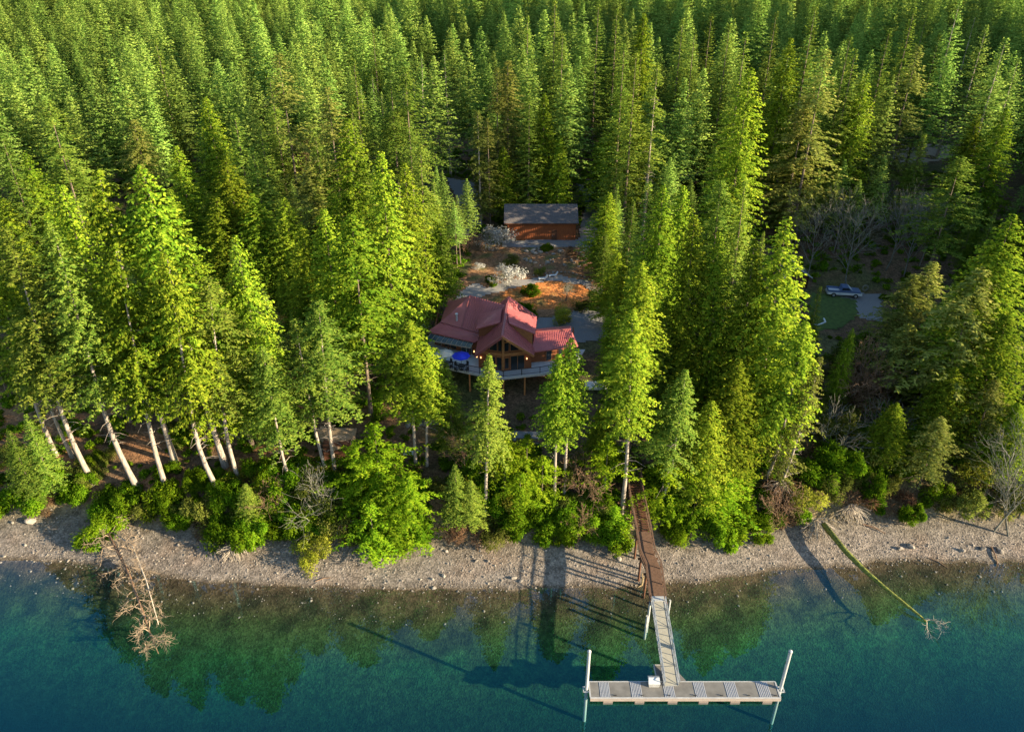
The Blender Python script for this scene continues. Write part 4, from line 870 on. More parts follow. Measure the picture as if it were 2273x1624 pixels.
# lower storey
low = [Vector((-12.0, 104.8, 0)), Vector((PL.x, PL.y + 3, 0)), Vector((PC.x, PC.y + 2.5, 0)), Vector((PR.x, PR.y + 2.5, 0)), Vector((rb_.x, rb_.y, 0))]
for i in range(4): wall(house, low[i], low[i + 1], 7.0, 11.2, 'darkwood', name='lower_wall')
opening(low[3], low[4], .15, .35, 8.6, 10.6, 'whitepaint'); opening(low[2], low[3], .2, .7, 8.0, 10.4, 'timber', 'patio_door', 1); opening(low[0], low[1], .3, .6, 8.4, 10.4, 'timber')
# flue
fl = MB(); fp0 = Q(492, 415, 15.4); fl.tube([fp0 - dn * .4, fp0 + dn * .9], .16, 10); fl.tube([fp0 + dn * .9, fp0 + dn * 1.05], .24, 10); house.part(fl, 'flue', M['whitemetal'])
# glass porch roof
G0, G1, G2, G3 = Q(168, 592, 13.75), Q(700, 700, 13.75), Q(665, 772, 13.2), Q(104, 668, 13.2)
fr = MB()
for i in range(10): s_ = i / 9; fr.bar(lp(G0, G1, s_), lp(G3, G2, s_), .09, .16)
fr.bar(G0, G1, .1, .16); fr.bar(G3, G2, .1, .18); fo = house.part(fr, 'glass_porch_roof', M['pinkedge'])
for i in range(9):
    s0, s1 = (i + .07) / 9, (i + .93) / 9; MB().prism([lp(G0, G1, s0) + dn * .09, lp(G0, G1, s1) + dn * .09, lp(G3, G2, s1) + dn * .09, lp(G3, G2, s0) + dn * .09], (0, 0, -.03)).build('pane', M['glass2'], fo)
for s_ in (.02, .5, .98):
    p_ = lp(G3, G2, s_) + Vector((0, .2, -.1)); house.part(MB().box((p_.x, p_.y, (p_.z + FL) / 2), (.14, .14, p_.z - FL)), 'porch_post', M['darkwood'])
# deck
DK = [Q(215, 985, 11.35), Q(440, 1035, 11.35), Q(620, 1075, 11.35), Q(780, 1108, 11.35), Q(1080, 1150, 11.35), Q(1540, 1100, 11.35), Q(1860, 1040, 11.35), Q(1990, 1000, 11.35)]
back = [Vector((11.2, 103, 11.35)), Vector((5, 103, 11.35)), Vector((-4, 105, 11.35)), Vector((-13.4, 106, 11.35))]
dk = MB(); dk.prism([Vector((p.x, p.y, 11.46)) for p in DK + back], (0, 0, -.12)); deck = house.part(dk, 'deck', M['decksurf'])
fs = MB()
for a_, b_ in zip(DK, DK[1:]): fs.bar(a_ + Vector((0, -.06, -.08)), b_ + Vector((0, -.06, -.08)), .07, .34)
fs.build('deck_fascia', M['whitepaint'], deck)
rl = MB(); bl = MB(); pts_ = [p + Vector((0, .12, .1)) for p in DK]
for a_, b_ in zip(pts_, pts_[1:]):
    rl.bar(a_ + dn * 1.02, b_ + dn * 1.02, .09, .07); rl.bar(a_ + dn * .14, b_ + dn * .14, .05, .05); n_ = max(2, int((b_ - a_).length / .16))
    for i in range(n_): q_ = lp(a_, b_, i / n_); bl.box(q_ + dn * .58, (.035, .035, .86))
rail = house.part(rl, 'railing', M['darkmetal']); bl.build('balusters', M['darkmetal'], rail, kind='stuff')
for a_, b_ in zip(pts_, pts_[1:]):
    n_ = max(1, round((b_ - a_).length / 2.2))
    for i in range(n_): q_ = lp(a_, b_, i / n_); MB().box(q_ + dn * .55, (.11, .11, 1.1)).build('railing_post', M['darkmetal'], rail)
for zx, zy in ((650, 1090), (1350, 1130), (1080, 1150), (380, 1040), (1700, 1080)):
    q_ = Q(zx, zy, 11.2) + Vector((0, .5, 0)); house.part(MB().box((q_.x, q_.y, 9.0), (.24, .24, 4.4)), 'deck_post', M['timber'])
for zx, zy, z in ((710, 820, 13.7), (795, 896, 13.2), (1375, 910, 13.2), (745, 885, 12.9)):
    q_ = Q(zx, zy, z) + Vector((0, -.05, 0)); fx = MB(); fx.tube([q_, q_ + dn * .22], [.09, .06], 8); house.part(fx, 'wall_lamp', M['lamp'])
# things on and beside the deck
def umbrella(zx, zy, m, label):
    q_ = Q(zx, zy, 13.95); r_ = Thing('patio_umbrella', Vector((q_.x, q_.y, 11.47)), label, 'umbrella', 'umbrellas on the deck'); c = MB(); n = 8
    V_ = [q_ + dn * .35] + [q_ + Vector((math.cos(6.2832 * i / n) * 1.35, math.sin(6.2832 * i / n) * 1.35, -.12)) for i in range(n)]
    V_ += [v - dn * .04 for v in V_]; Fc = [(0, 1 + i, 1 + (i + 1) % n) for i in range(n)] + [(9, 10 + (i + 1) % n, 10 + i) for i in range(n)] + [(1 + i, 10 + i, 10 + (i + 1) % n, 1 + (i + 1) % n) for i in range(n)]
    c.add(V_, Fc); r_.part(c, 'canopy', M[m]); r_.part(MB().tube([Vector((q_.x, q_.y, 11.47)), q_ + dn * .4], .035, 6), 'pole', M['darkmetal'])
    r_.part(MB().tube([Vector((q_.x, q_.y, 11.47)), Vector((q_.x, q_.y, 11.55))], .3, 12), 'base', M['darkmetal']); return Vector((q_.x, q_.y, 11.47))
ua = umbrella(335, 830, 'beige', 'cream patio umbrella open on the left of the deck'); ub = umbrella(545, 860, 'blue', 'bright blue patio umbrella open on the deck')
def table_set(c, col, cl, nch=4):
    c = c + Vector((.05, -.45, 0)) * 0 + Vector((0, -.0, 0)); t = Thing('patio_table', c, 'dark round patio table under the ' + cl + ' umbrella', 'table')
    t.part(MB().tube([c + Vector((.0, 0, .70)), c + Vector((0, 0, .74))], .6, 16), 'table_top', M['darkmetal'])
    for k in range(4): a = k * 1.57 + .78; t.part(MB().tube([c + Vector((math.cos(a) * .45, math.sin(a) * .45, 0)), c + Vector((math.cos(a) * .4, math.sin(a) * .4, .7))], .025, 5), 'leg', M['darkmetal'])
    nm = ['front left', 'front right', 'back right', 'back left']
    for k in range(nch):
        a = -2.3 + k * 1.57; p = c + Vector((math.cos(a) * 1.05, math.sin(a) * 1.05, 0)); u = Vector((math.cos(a), math.sin(a), 0)); w_ = Vector((-u.y, u.x, 0)); ch = Thing('patio_chair', p, f'{nm[k]} dark patio chair under the {cl} umbrella on the deck', 'chair', 'chairs around the deck tables')
        ch.part(MB().box(p + dn * .44, (.45, .45, .05), axes=(u, w_, dn)), 'seat', M['darkmetal']); ch.part(MB().box(p + u * .23 + dn * .72, (.05, .45, .5), axes=(u, w_, dn)), 'backrest', M['darkmetal'])
        for i in (-1, 1):
            for j in (-1, 1): ch.part(MB().box(p + u * .2 * i + w_ * .2 * j + dn * .22, (.035, .035, .42), axes=(u, w_, dn)), 'leg', M['darkmetal'])
table_set(ub, 'blue', 'blue'); table_set(ua, 'beige', 'cream', 3)
tp = Q(75, 545, 11.2); tk = Thing('propane_tank', tp, 'white rounded propane tank behind the left corner of the house', 'tank')
tk.part(MB().tube([tp + Vector((-1.0, 0, .7)), tp + Vector((-.9, 0, .7)), tp + Vector((-.6, 0, .7)), tp + Vector((.6, 0, .7)), tp + Vector((.9, 0, .7)), tp + Vector((1.0, 0, .7))], [.1, .45, .6, .6, .45, .1], 14), 'tank_shell', M['tank'], smooth=True)
for sx in (-.55, .55): tk.part(MB().box(tp + Vector((sx, 0, -.1)), (.18, .7, .6)), 'foot', M['rock'])
tk.part(MB().tube([tp + Vector((0, 0, 1.28)), tp + Vector((0, 0, 1.45))], .14, 8), 'valve_dome', M['tank'])
bp_ = onground(1322, 862); bo = Thing('covered_boat', bp_, 'small white boat under a pale tarpaulin beside the right end of the deck', 'boat')
hv = [bp_ + Vector((x, y, z)) for x, y, z in [(-1.6,-.7,.2),(-1.6,.7,.2),(1.2,.75,.2),(2.2,0,.5),(1.2,-.75,.2),(-1.6,-.85,.75),(-1.6,.85,.75),(1.2,.9,.8),(2.5,0,.95),(1.2,-.9,.8),(-1.5,0,1.15),(1.2,0,1.3)]]
h_ = MB(); h_.add(hv[:10], [(0,1,2,3,4),(0,5,6,1),(1,6,7,2),(2,7,8,3),(3,8,9,4),(4,9,5,0)]); bo.part(h_, 'hull', M['tank']); h_ = MB(); h_.add([v + dn * .01 for v in hv[5:]], [(0,5,1),(0,4,6,5),(5,6,2,1),(4,3,6),(6,3,2)]); bo.part(h_, 'tarpaulin', M['decksurf'])

# ------------------------------------------------------------------ barn
bz = 14.0; bl_, br_ = pix(1127, 533, bz), pix(1276, 533, bz); bw = br_.x - bl_.x; bc = (bl_.x + br_.x) / 2; by = bl_.y; bd = 7.4; zt = 17.9; zr = 20.0
zg = min(gz(bl_.x, by), gz(br_.x, by)) - .4
barn = Thing('barn', Vector((bc, by + bd / 2, bz)), 'long rust brown board sided barn with a grey shingle roof behind the rock garden', 'barn')
house_cur = barn
for (p, q) in (((bl_.x, by), (br_.x, by)), ((br_.x, by), (br_.x, by + bd)), ((br_.x, by + bd), (bl_.x, by + bd)), ((bl_.x, by + bd), (bl_.x, by))):
    o = wall(barn, p, q, zg, zt, 'barnwall', .15); p = Vector((*p, 0)); q = Vector((*q, 0)); n_ = int((q - p).length / .42); nn = (q - p).normalized().cross(dn); bt = MB()
    for i in range(n_ + 1): c_ = p.lerp(q, i / n_) + nn * .02; bt.box((c_.x, c_.y, (zg + zt) / 2), (.06, .06, zt - zg - .02))
    bt.build('battens', M['barnwall'], o, kind='stuff')
for x in (bl_.x, br_.x): barn.part(MB().prism([(x, by, zt + .001), (x, by + bd, zt + .001), (x, by + bd / 2, zr - .1)], (-.15 if x > 0 else .15, 0, 0)), 'gable', M['barnwall'])
for s_, yy in ((1, by - .7), (-1, by + bd + .7)):
    a_ = Vector((bl_.x - .7, by + bd / 2, zr + .1)); b_ = Vector((br_.x + .55, by + bd / 2, zr + .1)); zz = zt - .25
    rf = barn.part(MB().prism([a_, b_, Vector((b_.x, yy, zz)), Vector((a_.x, yy, zz))], (0, 0, -.16)), 'roof', M['shingle'])
    sh = MB(); nr_ = 16
    for i in range(nr_): 
        t_ = (i + .5) / nr_; c_ = Vector(((a_.x + b_.x) / 2, a_.y + (yy - a_.y) * t_, a_.z + (zz - a_.z) * t_ + .02)); slp = Vector((0, yy - a_.y, zz - a_.z)).normalized(); sh.box(c_, (b_.x - a_.x - .01, abs(yy - a_.y) / nr_ * .9, .03), axes=(Vector((1, 0, 0)), slp, Vector((1, 0, 0)).cross(slp)))
    sh.build('shingle_courses', M['shingle'], rf, kind='stuff')
barn.part(MB().box((bc, by - .74, zt - .3), (bw + 1.3, .1, .16)), 'gutter', M['darkwood'])
dx = bl_.x + bw * (1188 - 808) / (1358 - 808) ; bdoor = barn.part(MB().box((dx, by - .04, bz + 1.05), (1.0, .1, 2.15)), 'door', M['darkwood']); MB().box((dx - .35, by - .12, bz + 1.0), (.08, .08, .08)).build('handle', M['alu'], bdoor)
for x in (bl_.x + .1, br_.x - .1, br_.x - .75): barn.part(MB().box((x, by - .05, (zg + zt) / 2), (.2, .14, zt - zg - .01)), 'corner_board', M['barnwall'])
for i, (u, v, wd) in enumerate([(1190, 543, 3.2), (1215, 549, 2.4)]):
    q_ = onground(u, v); tag(MB().box(q_ + dn * .12, (wd, .3, .22)).build('timber_step', M['deckgrey']), ['long pale timber edging below the barn wall', 'short pale timber edging below the barn door'][i], 'edging')

# ------------------------------------------------------------------ hidden cottage at left, shed at right
cp = onground(625, 668); ct = Thing('cottage', cp, 'dark cottage half hidden behind the left cedars with a grey blue roof and a deck', 'house'); house_cur = ct
cz = cp.z + 1.0; x0, x1, yf = cp.x - 4.5, cp.x + 4.2, cp.y + 2.2
for p, q in (((x0, yf), (x1, yf)), ((x1, yf), (x1, yf + 6)), ((x0, yf + 6), (x0, yf))): wall(ct, p, q, cp.z - .8, cz + 2.9, 'greyroof')
ct.part(MB().prism([(x0 - .5, yf - .6, cz + 2.8), (x1 + .5, yf - .6, cz + 2.8), (x1 + .5, yf + 3, cz + 4.4), (x0 - .5, yf + 3, cz + 4.4)], (0, 0, -.15)), 'roof', M['greyroof'])
ct.part(MB().prism([(x0 - .5, yf + 6.6, cz + 2.8), (x0 - .5, yf + 3, cz + 4.4), (x1 + .5, yf + 3, cz + 4.4), (x1 + .5, yf + 6.6, cz + 2.8)], (0, 0, -.15)), 'roof', M['greyroof'])
for a0 in (.42, .60, .78): opening((x0, yf, 0), (x1, yf, 0), a0, a0 + .15, cz + .25, cz + 2.3)
ct.part(MB().box(((x0 + x1) / 2 + .5, yf - 1.6, cz - .08), (8.0, 3, .14)), 'deck', M['decksurf'])
for i in range(7): ct.part(MB().box((cp.x + .3, yf - 3.3 - i * .3, cz - .25 - i * .2), (2.4, .28, .06)), 'step', M['pierwood'])
for sx in (-3.2, 0, 3.6): ct.part(MB().box((cp.x + sx, yf - 2.9, cz - 1.1), (.15, .15, 2)), 'deck_post', M['darkwood'])
sp = onground(1778, 640); sd_ = Thing('shed', sp, 'small shed with a white edged gable roof mostly hidden left of the truck', 'shed')
x0, x1, y0, y1 = sp.x - 3.2, sp.x + 1.0, sp.y, sp.y + 4
for p, q in (((x0, y0), (x1, y0)), ((x1, y0), (x1, y1)), ((x0, y1), (x0, y0))): wall(sd_, p, q, sp.z - .5, sp.z + 2.3, 'darkwood')
for s_ in (-1, 1): 
    xe = x0 - .4 if s_ < 0 else x1 + .5; xm = (x0 + x1) / 2; sd_.part(MB().prism([(xm, y0 - .4, sp.z + 3.9), (xe, y0 - .4, sp.z + 2.2), (xe, y1 + .4, sp.z + 2.2), (xm, y1 + .4, sp.z + 3.9)], (0, 0, -.12)), 'roof', M['greyroof'])
    sd_.part(MB().bar((xm, y0 - .45, sp.z + 3.92), (xe, y0 - .45, sp.z + 2.22), .08, .2), 'rake_board', M['whitepaint'])
kp = onground(1820, 718); kb = MB(); pa = [onground(1790, 722, .12), onground(1818, 722, .12), onground(1832, 716, .12), onground(1828, 708, .12)]
for a_, b_ in zip(pa, pa[1:]): kb.bar(a_, b_, .22, .2)
tag(kb.build('kerb', M['decksurf']), 'pale curved kerb at the lower corner of the lawn', 'kerb')

# ------------------------------------------------------------------ pickup truck and tyre
tr0 = onground(1871, 656); ang = math.radians(-9); ux = Vector((math.cos(ang), math.sin(ang), 0)); uy = Vector((-ux.y, ux.x, 0))
trk = Thing('pickup_truck', tr0, 'blue and white pickup truck parked beside the lawn, facing right', 'truck')
def tl(x, y, z): return tr0 + ux * x + uy * y + dn * z
def side(prof, y0, y1): return MB().prism([tl(x, y0, z) for x, z in prof], uy * (y1 - y0))
trk.part(side([(-2.85,.62),(-2.85,.95),(2.75,.95),(2.85,.75),(2.85,.55),(-2.85,.5)], -.97, .97), 'lower_body', M['truckwhite'])
trk.part(side([(-2.85,.951),(-2.85,1.3),(-.75,1.3),(-.75,.951)], -.97, -.87), 'bed_side', M['truckblue']); trk.part(side([(-2.85,.951),(-2.85,1.3),(-.75,1.3),(-.75,.951)], .87, .97), 'bed_side', M['truckblue'])
trk.part(side([(-2.85,.951),(-2.85,1.3),(-2.77,1.3),(-2.77,.951)], -.86, .86), 'tailgate', M['truckblue'])
trk.part(side([(-.74,.951),(-.74,1.32),(1.1,1.32),(2.55,1.2),(2.8,.951)], -.96, .96), 'bonnet', M['truckblue'])
cab = trk.part(side([(-.72,1.321),(-.62,1.9),(.5,1.92),(1.15,1.321)], -.82, .82), 'cab', M['truckblue'])
for y in (-.84, .84): side([(-.55,1.38),(-.5,1.8),(.42,1.82),(.92,1.38)], y - .02, y + .02).build('side_window', M['glass'], cab)
MB().prism([tl(.56, -.74, 1.87), tl(.56, .74, 1.87), tl(1.14, .76, 1.36), tl(1.14, -.76, 1.36)], ux * .04).build('windscreen', M['tank'], cab)
for x in (-1.85, 1.85):
    for y in (-.9, .9):
        wh = trk.part(MB().tube([tl(x, y - .12, .42), tl(x, y + .12, .42)], .42, 16), 'wheel', M['rubber']); MB().tube([tl(x, y - .14, .42), tl(x, y + .14, .42)], .22, 10).build('rim', M['alu'], wh)
for y in (-.7, .7): trk.part(MB().box(tl(2.84, y, .85), (.08, .3, .16), ang), 'headlight', M['tank'])
trk.part(MB().box(tl(2.9, 0, .6), (.12, 1.9, .18), ang), 'bumper', M['alu']); trk.part(MB().box(tl(-2.92, 0, .6), (.12, 1.9, .18), ang), 'bumper', M['alu'])
tc = onground(1919, 646, .62); tyr = MB(); n = 18; pp = [tc + Vector((math.cos(6.2832 * i / n) * .5, 0, math.sin(6.2832 * i / n) * .5)) for i in range(n + 1)]; tyr.tube(pp, .12, 6, cap=False)
tag(tyr.build('tyre', M['paletwig']), 'upright pale ring shaped tyre just right of the parked truck', 'tyre')

# ------------------------------------------------------------------ dock, gangway, pier
DZ = .55
f0 = pix(1311, 1549, DZ); f1 = pix(1733, 1549, DZ); ybk = pix(1500, 1511, DZ).y; dl_ = f1.x - f0.x; dyw = ybk - f0.y
dock = Thing('floating_dock', Vector((f0.x + dl_ / 2, (f0.y + ybk) / 2, 0)), 'long grey floating dock with pale grate strips and white edges', 'dock')
def dpart(x0, x1, y0, y1, z0, z1, name, m, parent=None):
    b_ = MB().box(((x0 + x1) / 2, (y0 + y1) / 2, (z0 + z1) / 2), (x1 - x0, y1 - y0, z1 - z0)); return dock.part(b_, name, M[m]) if parent is None else b_.build(name, M[m], parent)
fw = dl_ / 424.
gr = [(332 - 311 + 0) * fw] 
strips = [(317, 412), (604, 705), (905, 1005), (1187, 1290), (1475, 1580), (1768, 1880)]      # read along the back edge, left end 225, right end 1950
dpart(f0.x, f1.x, f0.y, ybk, DZ - .3, DZ - .06, 'frame', 'whitepaint')
xs_ = [f0.x + .08]
for a_, b_ in strips:
    g0 = f0.x + dl_ * (a_ - 228) / (1955 - 228); g1 = f0.x + dl_ * (b_ - 228) / (1955 - 228)
    dpart(xs_[-1], g0 - .02, f0.y + .14, ybk - .1, DZ - .06, DZ, 'deck_panel', 'deckgrey')
    gp = dpart(g0, g1, f0.y + .14, ybk - .1, DZ - .06, DZ + .012, 'grate_panel', 'grating'); bars = MB()
    for k_ in range(7): bars.box((g0 + (g1 - g0) * (k_ + .5) / 7, (f0.y + ybk) / 2, DZ + .02), (.05, dyw - .3, .025))
    bars.build('grate_bars', M['whitemetal'], gp, kind='stuff'); xs_.append(g1 + .02)
dpart(xs_[-1], f1.x - .08, f0.y + .14, ybk - .1, DZ - .06, DZ, 'deck_panel', 'deckgrey')
dpart(f0.x - .04, f1.x + .04, f0.y, f0.y + .13, DZ - .05, DZ + .03, 'edge_board', 'whitepaint'); dpart(f0.x - .04, f1.x + .04, ybk - .09, ybk, DZ - .05, DZ + .03, 'edge_board', 'whitepaint')
dpart(f0.x - .08, f0.x + .07, f0.y + .131, ybk - .091, DZ - .05, DZ + .03, 'edge_board', 'whitepaint'); dpart(f1.x - .07, f1.x + .08, f0.y + .131, ybk - .091, DZ - .05, DZ + .03, 'edge_board', 'whitepaint')
dpart(f0.x - .03, f1.x + .03, f0.y - .07, f0.y - .002, DZ - .36, DZ - .02, 'fascia', 'pinkedge')
for a_, b_ in strips:
    g0 = f0.x + dl_ * (a_ - 200) / (1955 - 228); dpart(g0, g0 + dl_ * .05, f0.y - .1, ybk - .2, -.25, DZ - .37, 'float_drum', 'floatblack')
n0 = pix(1451, 1475, DZ).x; n1 = pix(1496, 1475, DZ).x; yn = pix(1455, 1474, DZ).y
dpart(n0, n1, ybk + .01, yn, DZ - .3, DZ - .05, 'frame', 'whitepaint'); dpart(n0 + .1, n1 - .1, ybk + .02, yn - .1, DZ - .05, DZ, 'deck_panel', 'deckgrey')
for a_, b_, c_, d_ in ((n0 - .02, n0 + .08, ybk + .01, yn), (n1 - .08, n1 + .02, ybk + .01, yn), (n0 + .081, n1 - .081, yn - .09, yn)): dpart(a_, b_, c_, d_, DZ - .04, DZ + .03, 'edge_board', 'whitepaint')
x_ = n1 + .03; dock.part(MB().prism([(x_, ybk + .01, DZ - .2), (x_ + .9, ybk + .01, DZ - .2), (x_, ybk + 1.5, DZ - .2)], (0, 0, .2)), 'corner_gusset', M['deckgrey'])
for i, zx in enumerate([462, 710, 960, 1205, 1450, 1700, 1950]):
    x = f0.x + dl_ * (zx - 232) / (1990 - 232); cl = MB(); cl.bar((x - .16, f0.y + .3, DZ + .09), (x + .16, f0.y + .3, DZ + .09), .05, .05); cl.box((x - .06, f0.y + .3, DZ + .035), (.04, .05, .07)); cl.box((x + .06, f0.y + .3, DZ + .035), (.04, .05, .07)); dock.part(cl, 'cleat', M['darkmetal'])
for (u, v, ut, vt, lb, sx) in [(1303, 1552, 1307, 1443, 'white mooring pile at the left end of the dock', -1), (1734, 1548, 1750, 1443, 'white mooring pile at the right end of the dock', 1)]:
    x = (f0.x - .32) if sx < 0 else (f1.x + .32); y = f0.y + dyw * .55; d_ = ray(ut, vt); t_ = y / d_[1]; ztp = CAM_H + d_[2] * t_
    pl_ = Thing('mooring_pile', Vector((x, y, 0)), lb, 'pile', 'white steel piles'); pl_.part(MB().tube([(x, y, -6), (x, y, ztp - .25)], .17, 16), 'shaft', M['whitemetal'], smooth=False)
    pl_.part(MB().tube([(x, y, ztp - .25), (x, y, ztp - .08), (x, y, ztp + .06)], [.20, .20, .06], 16), 'cap', M['whitepaint'])
    hp = MB(); 
    for yy in (y - .3, y + .3): hp.bar((x - sx * .3, yy, DZ - .1), (x + sx * .32, yy, DZ - .1), .08, .1)
    hp.bar((x + sx * .32, y - .34, DZ - .1), (x + sx * .32, y + .34, DZ - .1), .08, .1); dock.part(hp, 'pile_hoop', M['whitemetal'])
bx0 = pix(1450, 1516, DZ); bx = Thing('dock_box', bx0, 'white open topped storage box on the dock beside the gangway foot', 'box')
bb = bx0 + Vector((0, -.1, 0)); bx.part(MB().add([bb + Vector(v) for v in [(-.5,-.35,0),(.5,-.35,0),(.5,.35,0),(-.5,.35,0),(-.58,-.42,.55),(.58,-.42,.55),(.58,.42,.75),(-.58,.42,.75)]], [(0,3,2,1),(0,1,5,4),(1,2,6,5),(2,3,7,6),(3,0,4,7),(4,5,6,7)]), 'body', M['whitepaint'])
bx.part(MB().add([bb + Vector(v) for v in [(-.6,-.44,.56),(.6,-.44,.56),(.55,.1,.95),(-.55,.1,.95),(-.6,.44,.77),(.6,.44,.77)]], [(0,1,2,3),(3,2,5,4),(0,3,4),(1,5,2)]), 'lid', M['whitemetal'])
# gangway
ga = pix(1460, 1333, 3.3); gb = pix(1490, 1520, DZ + .12); gw = .72
gang = Thing('gangway', (ga + gb) / 2, 'sloping aluminium gangway with truss railings between the brown pier and the dock', 'gangway')
gd = (gb - ga).normalized(); gs = gd.cross(dn).normalized(); gu = gs.cross(gd); gl = (gb - ga).length
gang.part(MB().bar(ga, gb, 2 * gw - .14, .06), 'walkway', M['rampdeck'])
for sgn in (-1, 1):
    o_ = gs * gw * sgn; tr_ = MB(); tr_.bar(ga + o_, gb + o_, .09, .14); tr_.bar(ga + o_ + gu * 1.05, gb + o_ + gu * 1.05, .07, .07); tr_.bar(ga + o_ + gu * .55, gb + o_ + gu * .55, .04, .04); nb_ = 9
    for i in range(nb_ + 1): p_ = ga.lerp(gb, i / nb_) + o_; tr_.bar(p_, p_ + gu * 1.05, .055, .055, (1, 0, 0))
    for i in range(nb_): p_ = ga.lerp(gb, (i + (i % 2 == 0)) / nb_) + o_; q_ = ga.lerp(gb, (i + (i % 2 == 1)) / nb_) + o_; tr_.bar(p_, q_ + gu * 1.05, .04, .04)
    gang.part(tr_, 'railing_truss', M['alu'])
gang.part(MB().box(ga + Vector((0, .25, .08)), (1.5, .7, .05)), 'landing_plate', M['whitemetal'])
cl_ = MB(); 
for i in range(nb_ + 1): p_ = ga.lerp(gb, i / nb_); cl_.bar(p_ - gs * gw - dn * .05, p_ + gs * gw - dn * .05, .07, .07)
gang.part(cl_, 'cross_beams', M['alu'])
rp = MB(); p0 = ga.lerp(gb, .55) - gs * (gw + .06); rp.tube([p0, p0 + Vector((-.35, -.3, -.7)), p0 + Vector((-.15, -.9, -.9)), p0 + Vector((.0, -1.5, -1.6)), p0 + Vector((.02, -1.7, -3.0))], .025, 5)
tag(rp.build('rope', M['alu']), 'pale rope hanging from the left side of the gangway', 'rope')
# pier
pts = [pix(1460, 1334, 3.25), pix(1449, 1262, 3.75), pix(1437, 1232, 4.0), pix(1428, 1180, 4.55), pix(1412, 1100, 5.9), pix(1406, 1050, 7.3)]
pts[1].x += .05
pier = Thing('pier', pts[0], 'brown wooden pier and stair running from the trees down to the gangway', 'pier'); pw = .80
st = MB(); rl = MB()
for a_, b_ in zip(pts, pts[1:]):
    for sgn in (-1, 1):
        o_ = Vector((pw * sgn, 0, 0)); st.bar(a_ + o_ - dn * .12, b_ + o_ - dn * .12, .14, .3); rl.bar(a_ + o_ * 1.06 + dn * 1.0, b_ + o_ * 1.06 + dn * 1.0, .13, .06); rl.bar(a_ + o_ * 1.06 + dn * .5, b_ + o_ * 1.06 + dn * .5, .05, .09)
pier.part(st, 'stringers', M['pierwood']); pier.part(rl, 'handrail', M['pierwood'])
tot = 0
for si, (a_, b_) in enumerate(zip(pts, pts[1:])):
    Ls = (b_ - a_).length; stair = si >= 3
    if stair:
        n_ = int(Ls / .33)
        for i in range(n_): p_ = a_.lerp(b_, (i + .5) / n_); pier.part(MB().box(p_ + dn * .06, (2 * pw - .16, .27, .05)), 'tread', M['darkwood'])
    else:
        n_ = int(Ls / .16); pm = MB(); d_ = (b_ - a_).normalized()
        for i in range(n_): p_ = a_.lerp(b_, (i + .5) / n_); pm.box(p_ + dn * .03, (.14, 2 * pw - .16, .05), axes=(d_, Vector((1, 0, 0)), Vector((1, 0, 0)).cross(d_) * -1))
        pier.part(pm, 'planks', M['pierwood'], kind='stuff')
    n_ = max(1, int(Ls / 1.5))
    for i in range(n_):
        p_ = a_.lerp(b_, i / n_)
        for sgn in (-1, 1): pier.part(MB().box(p_ + Vector((pw * 1.02 * sgn, 0, .45)), (.1, .1, 1.15)), 'railing_post', M['pierwood'])
for i, (k_, dx_) in enumerate([(.02, 0), (.9, 0), (1.9, 0), (2.9, 0), (3.8, 0)]):
    j = int(k_); p_ = pts[j].lerp(pts[min(j + 1, 5)], k_ - j); g_ = gz(p_.x, p_.y) - .5
    for sgn in (-1, 1): pier.part(MB().tube([Vector((p_.x + sgn * .8, p_.y, g_)), Vector((p_.x + sgn * .8, p_.y, p_.z - .2))], .14, 8), 'pile', M['darkwood'] if i else M['whitepaint'])
    pier.part(MB().box(Vector((p_.x, p_.y, p_.z - .33)), (2.3, .16, .22)), 'cross_beam', M['darkwood'])
pp_ = pix(1434, 1390, 0); sp_ = Thing('mooring_pile', pp_, 'short white pile with a green foot standing in the water left of the gangway', 'pile', 'white steel piles')
sp_.part(MB().tube([pp_ - dn * 2.5, pp_ + dn * 1.7], .14, 12), 'shaft', M['whitepaint'])
pp_ = pix(1470, 1352, 0) + Vector((.75, 0, 0)); sp_ = Thing('mooring_pile', pp_, 'white pile under the right side of the gangway head', 'pile', 'white steel piles'); sp_.part(MB().tube([pp_ - dn * 2, pp_ + dn * 1.5], .12, 12), 'shaft', M['whitepaint'])
# driftwood posts by the pier
for i, (u, v, h, lb) in enumerate([(1419, 1262, 2.2, 'pale weathered post left of the pier, upper of two'), (1424, 1298, 2.0, 'pale forked driftwood post left of the pier at the waterline')]):
    p_ = onground(u, v, -.2); m_ = MB(); m_.tube([p_, p_ + Vector((.1, .05, h * .5)), p_ + Vector((-.05, .1, h))], [.13, .10, .07], 7)
    if i: m_.tube([p_ + dn * .9, p_ + Vector((.35, .1, 1.6))], [.07, .04], 6); m_.tube([p_ + dn * .2, p_ + Vector((-.5, -.3, .1))], [.1, .05], 6)
    tag(m_.build('driftwood_post', M['shadegrass']), lb, 'post')

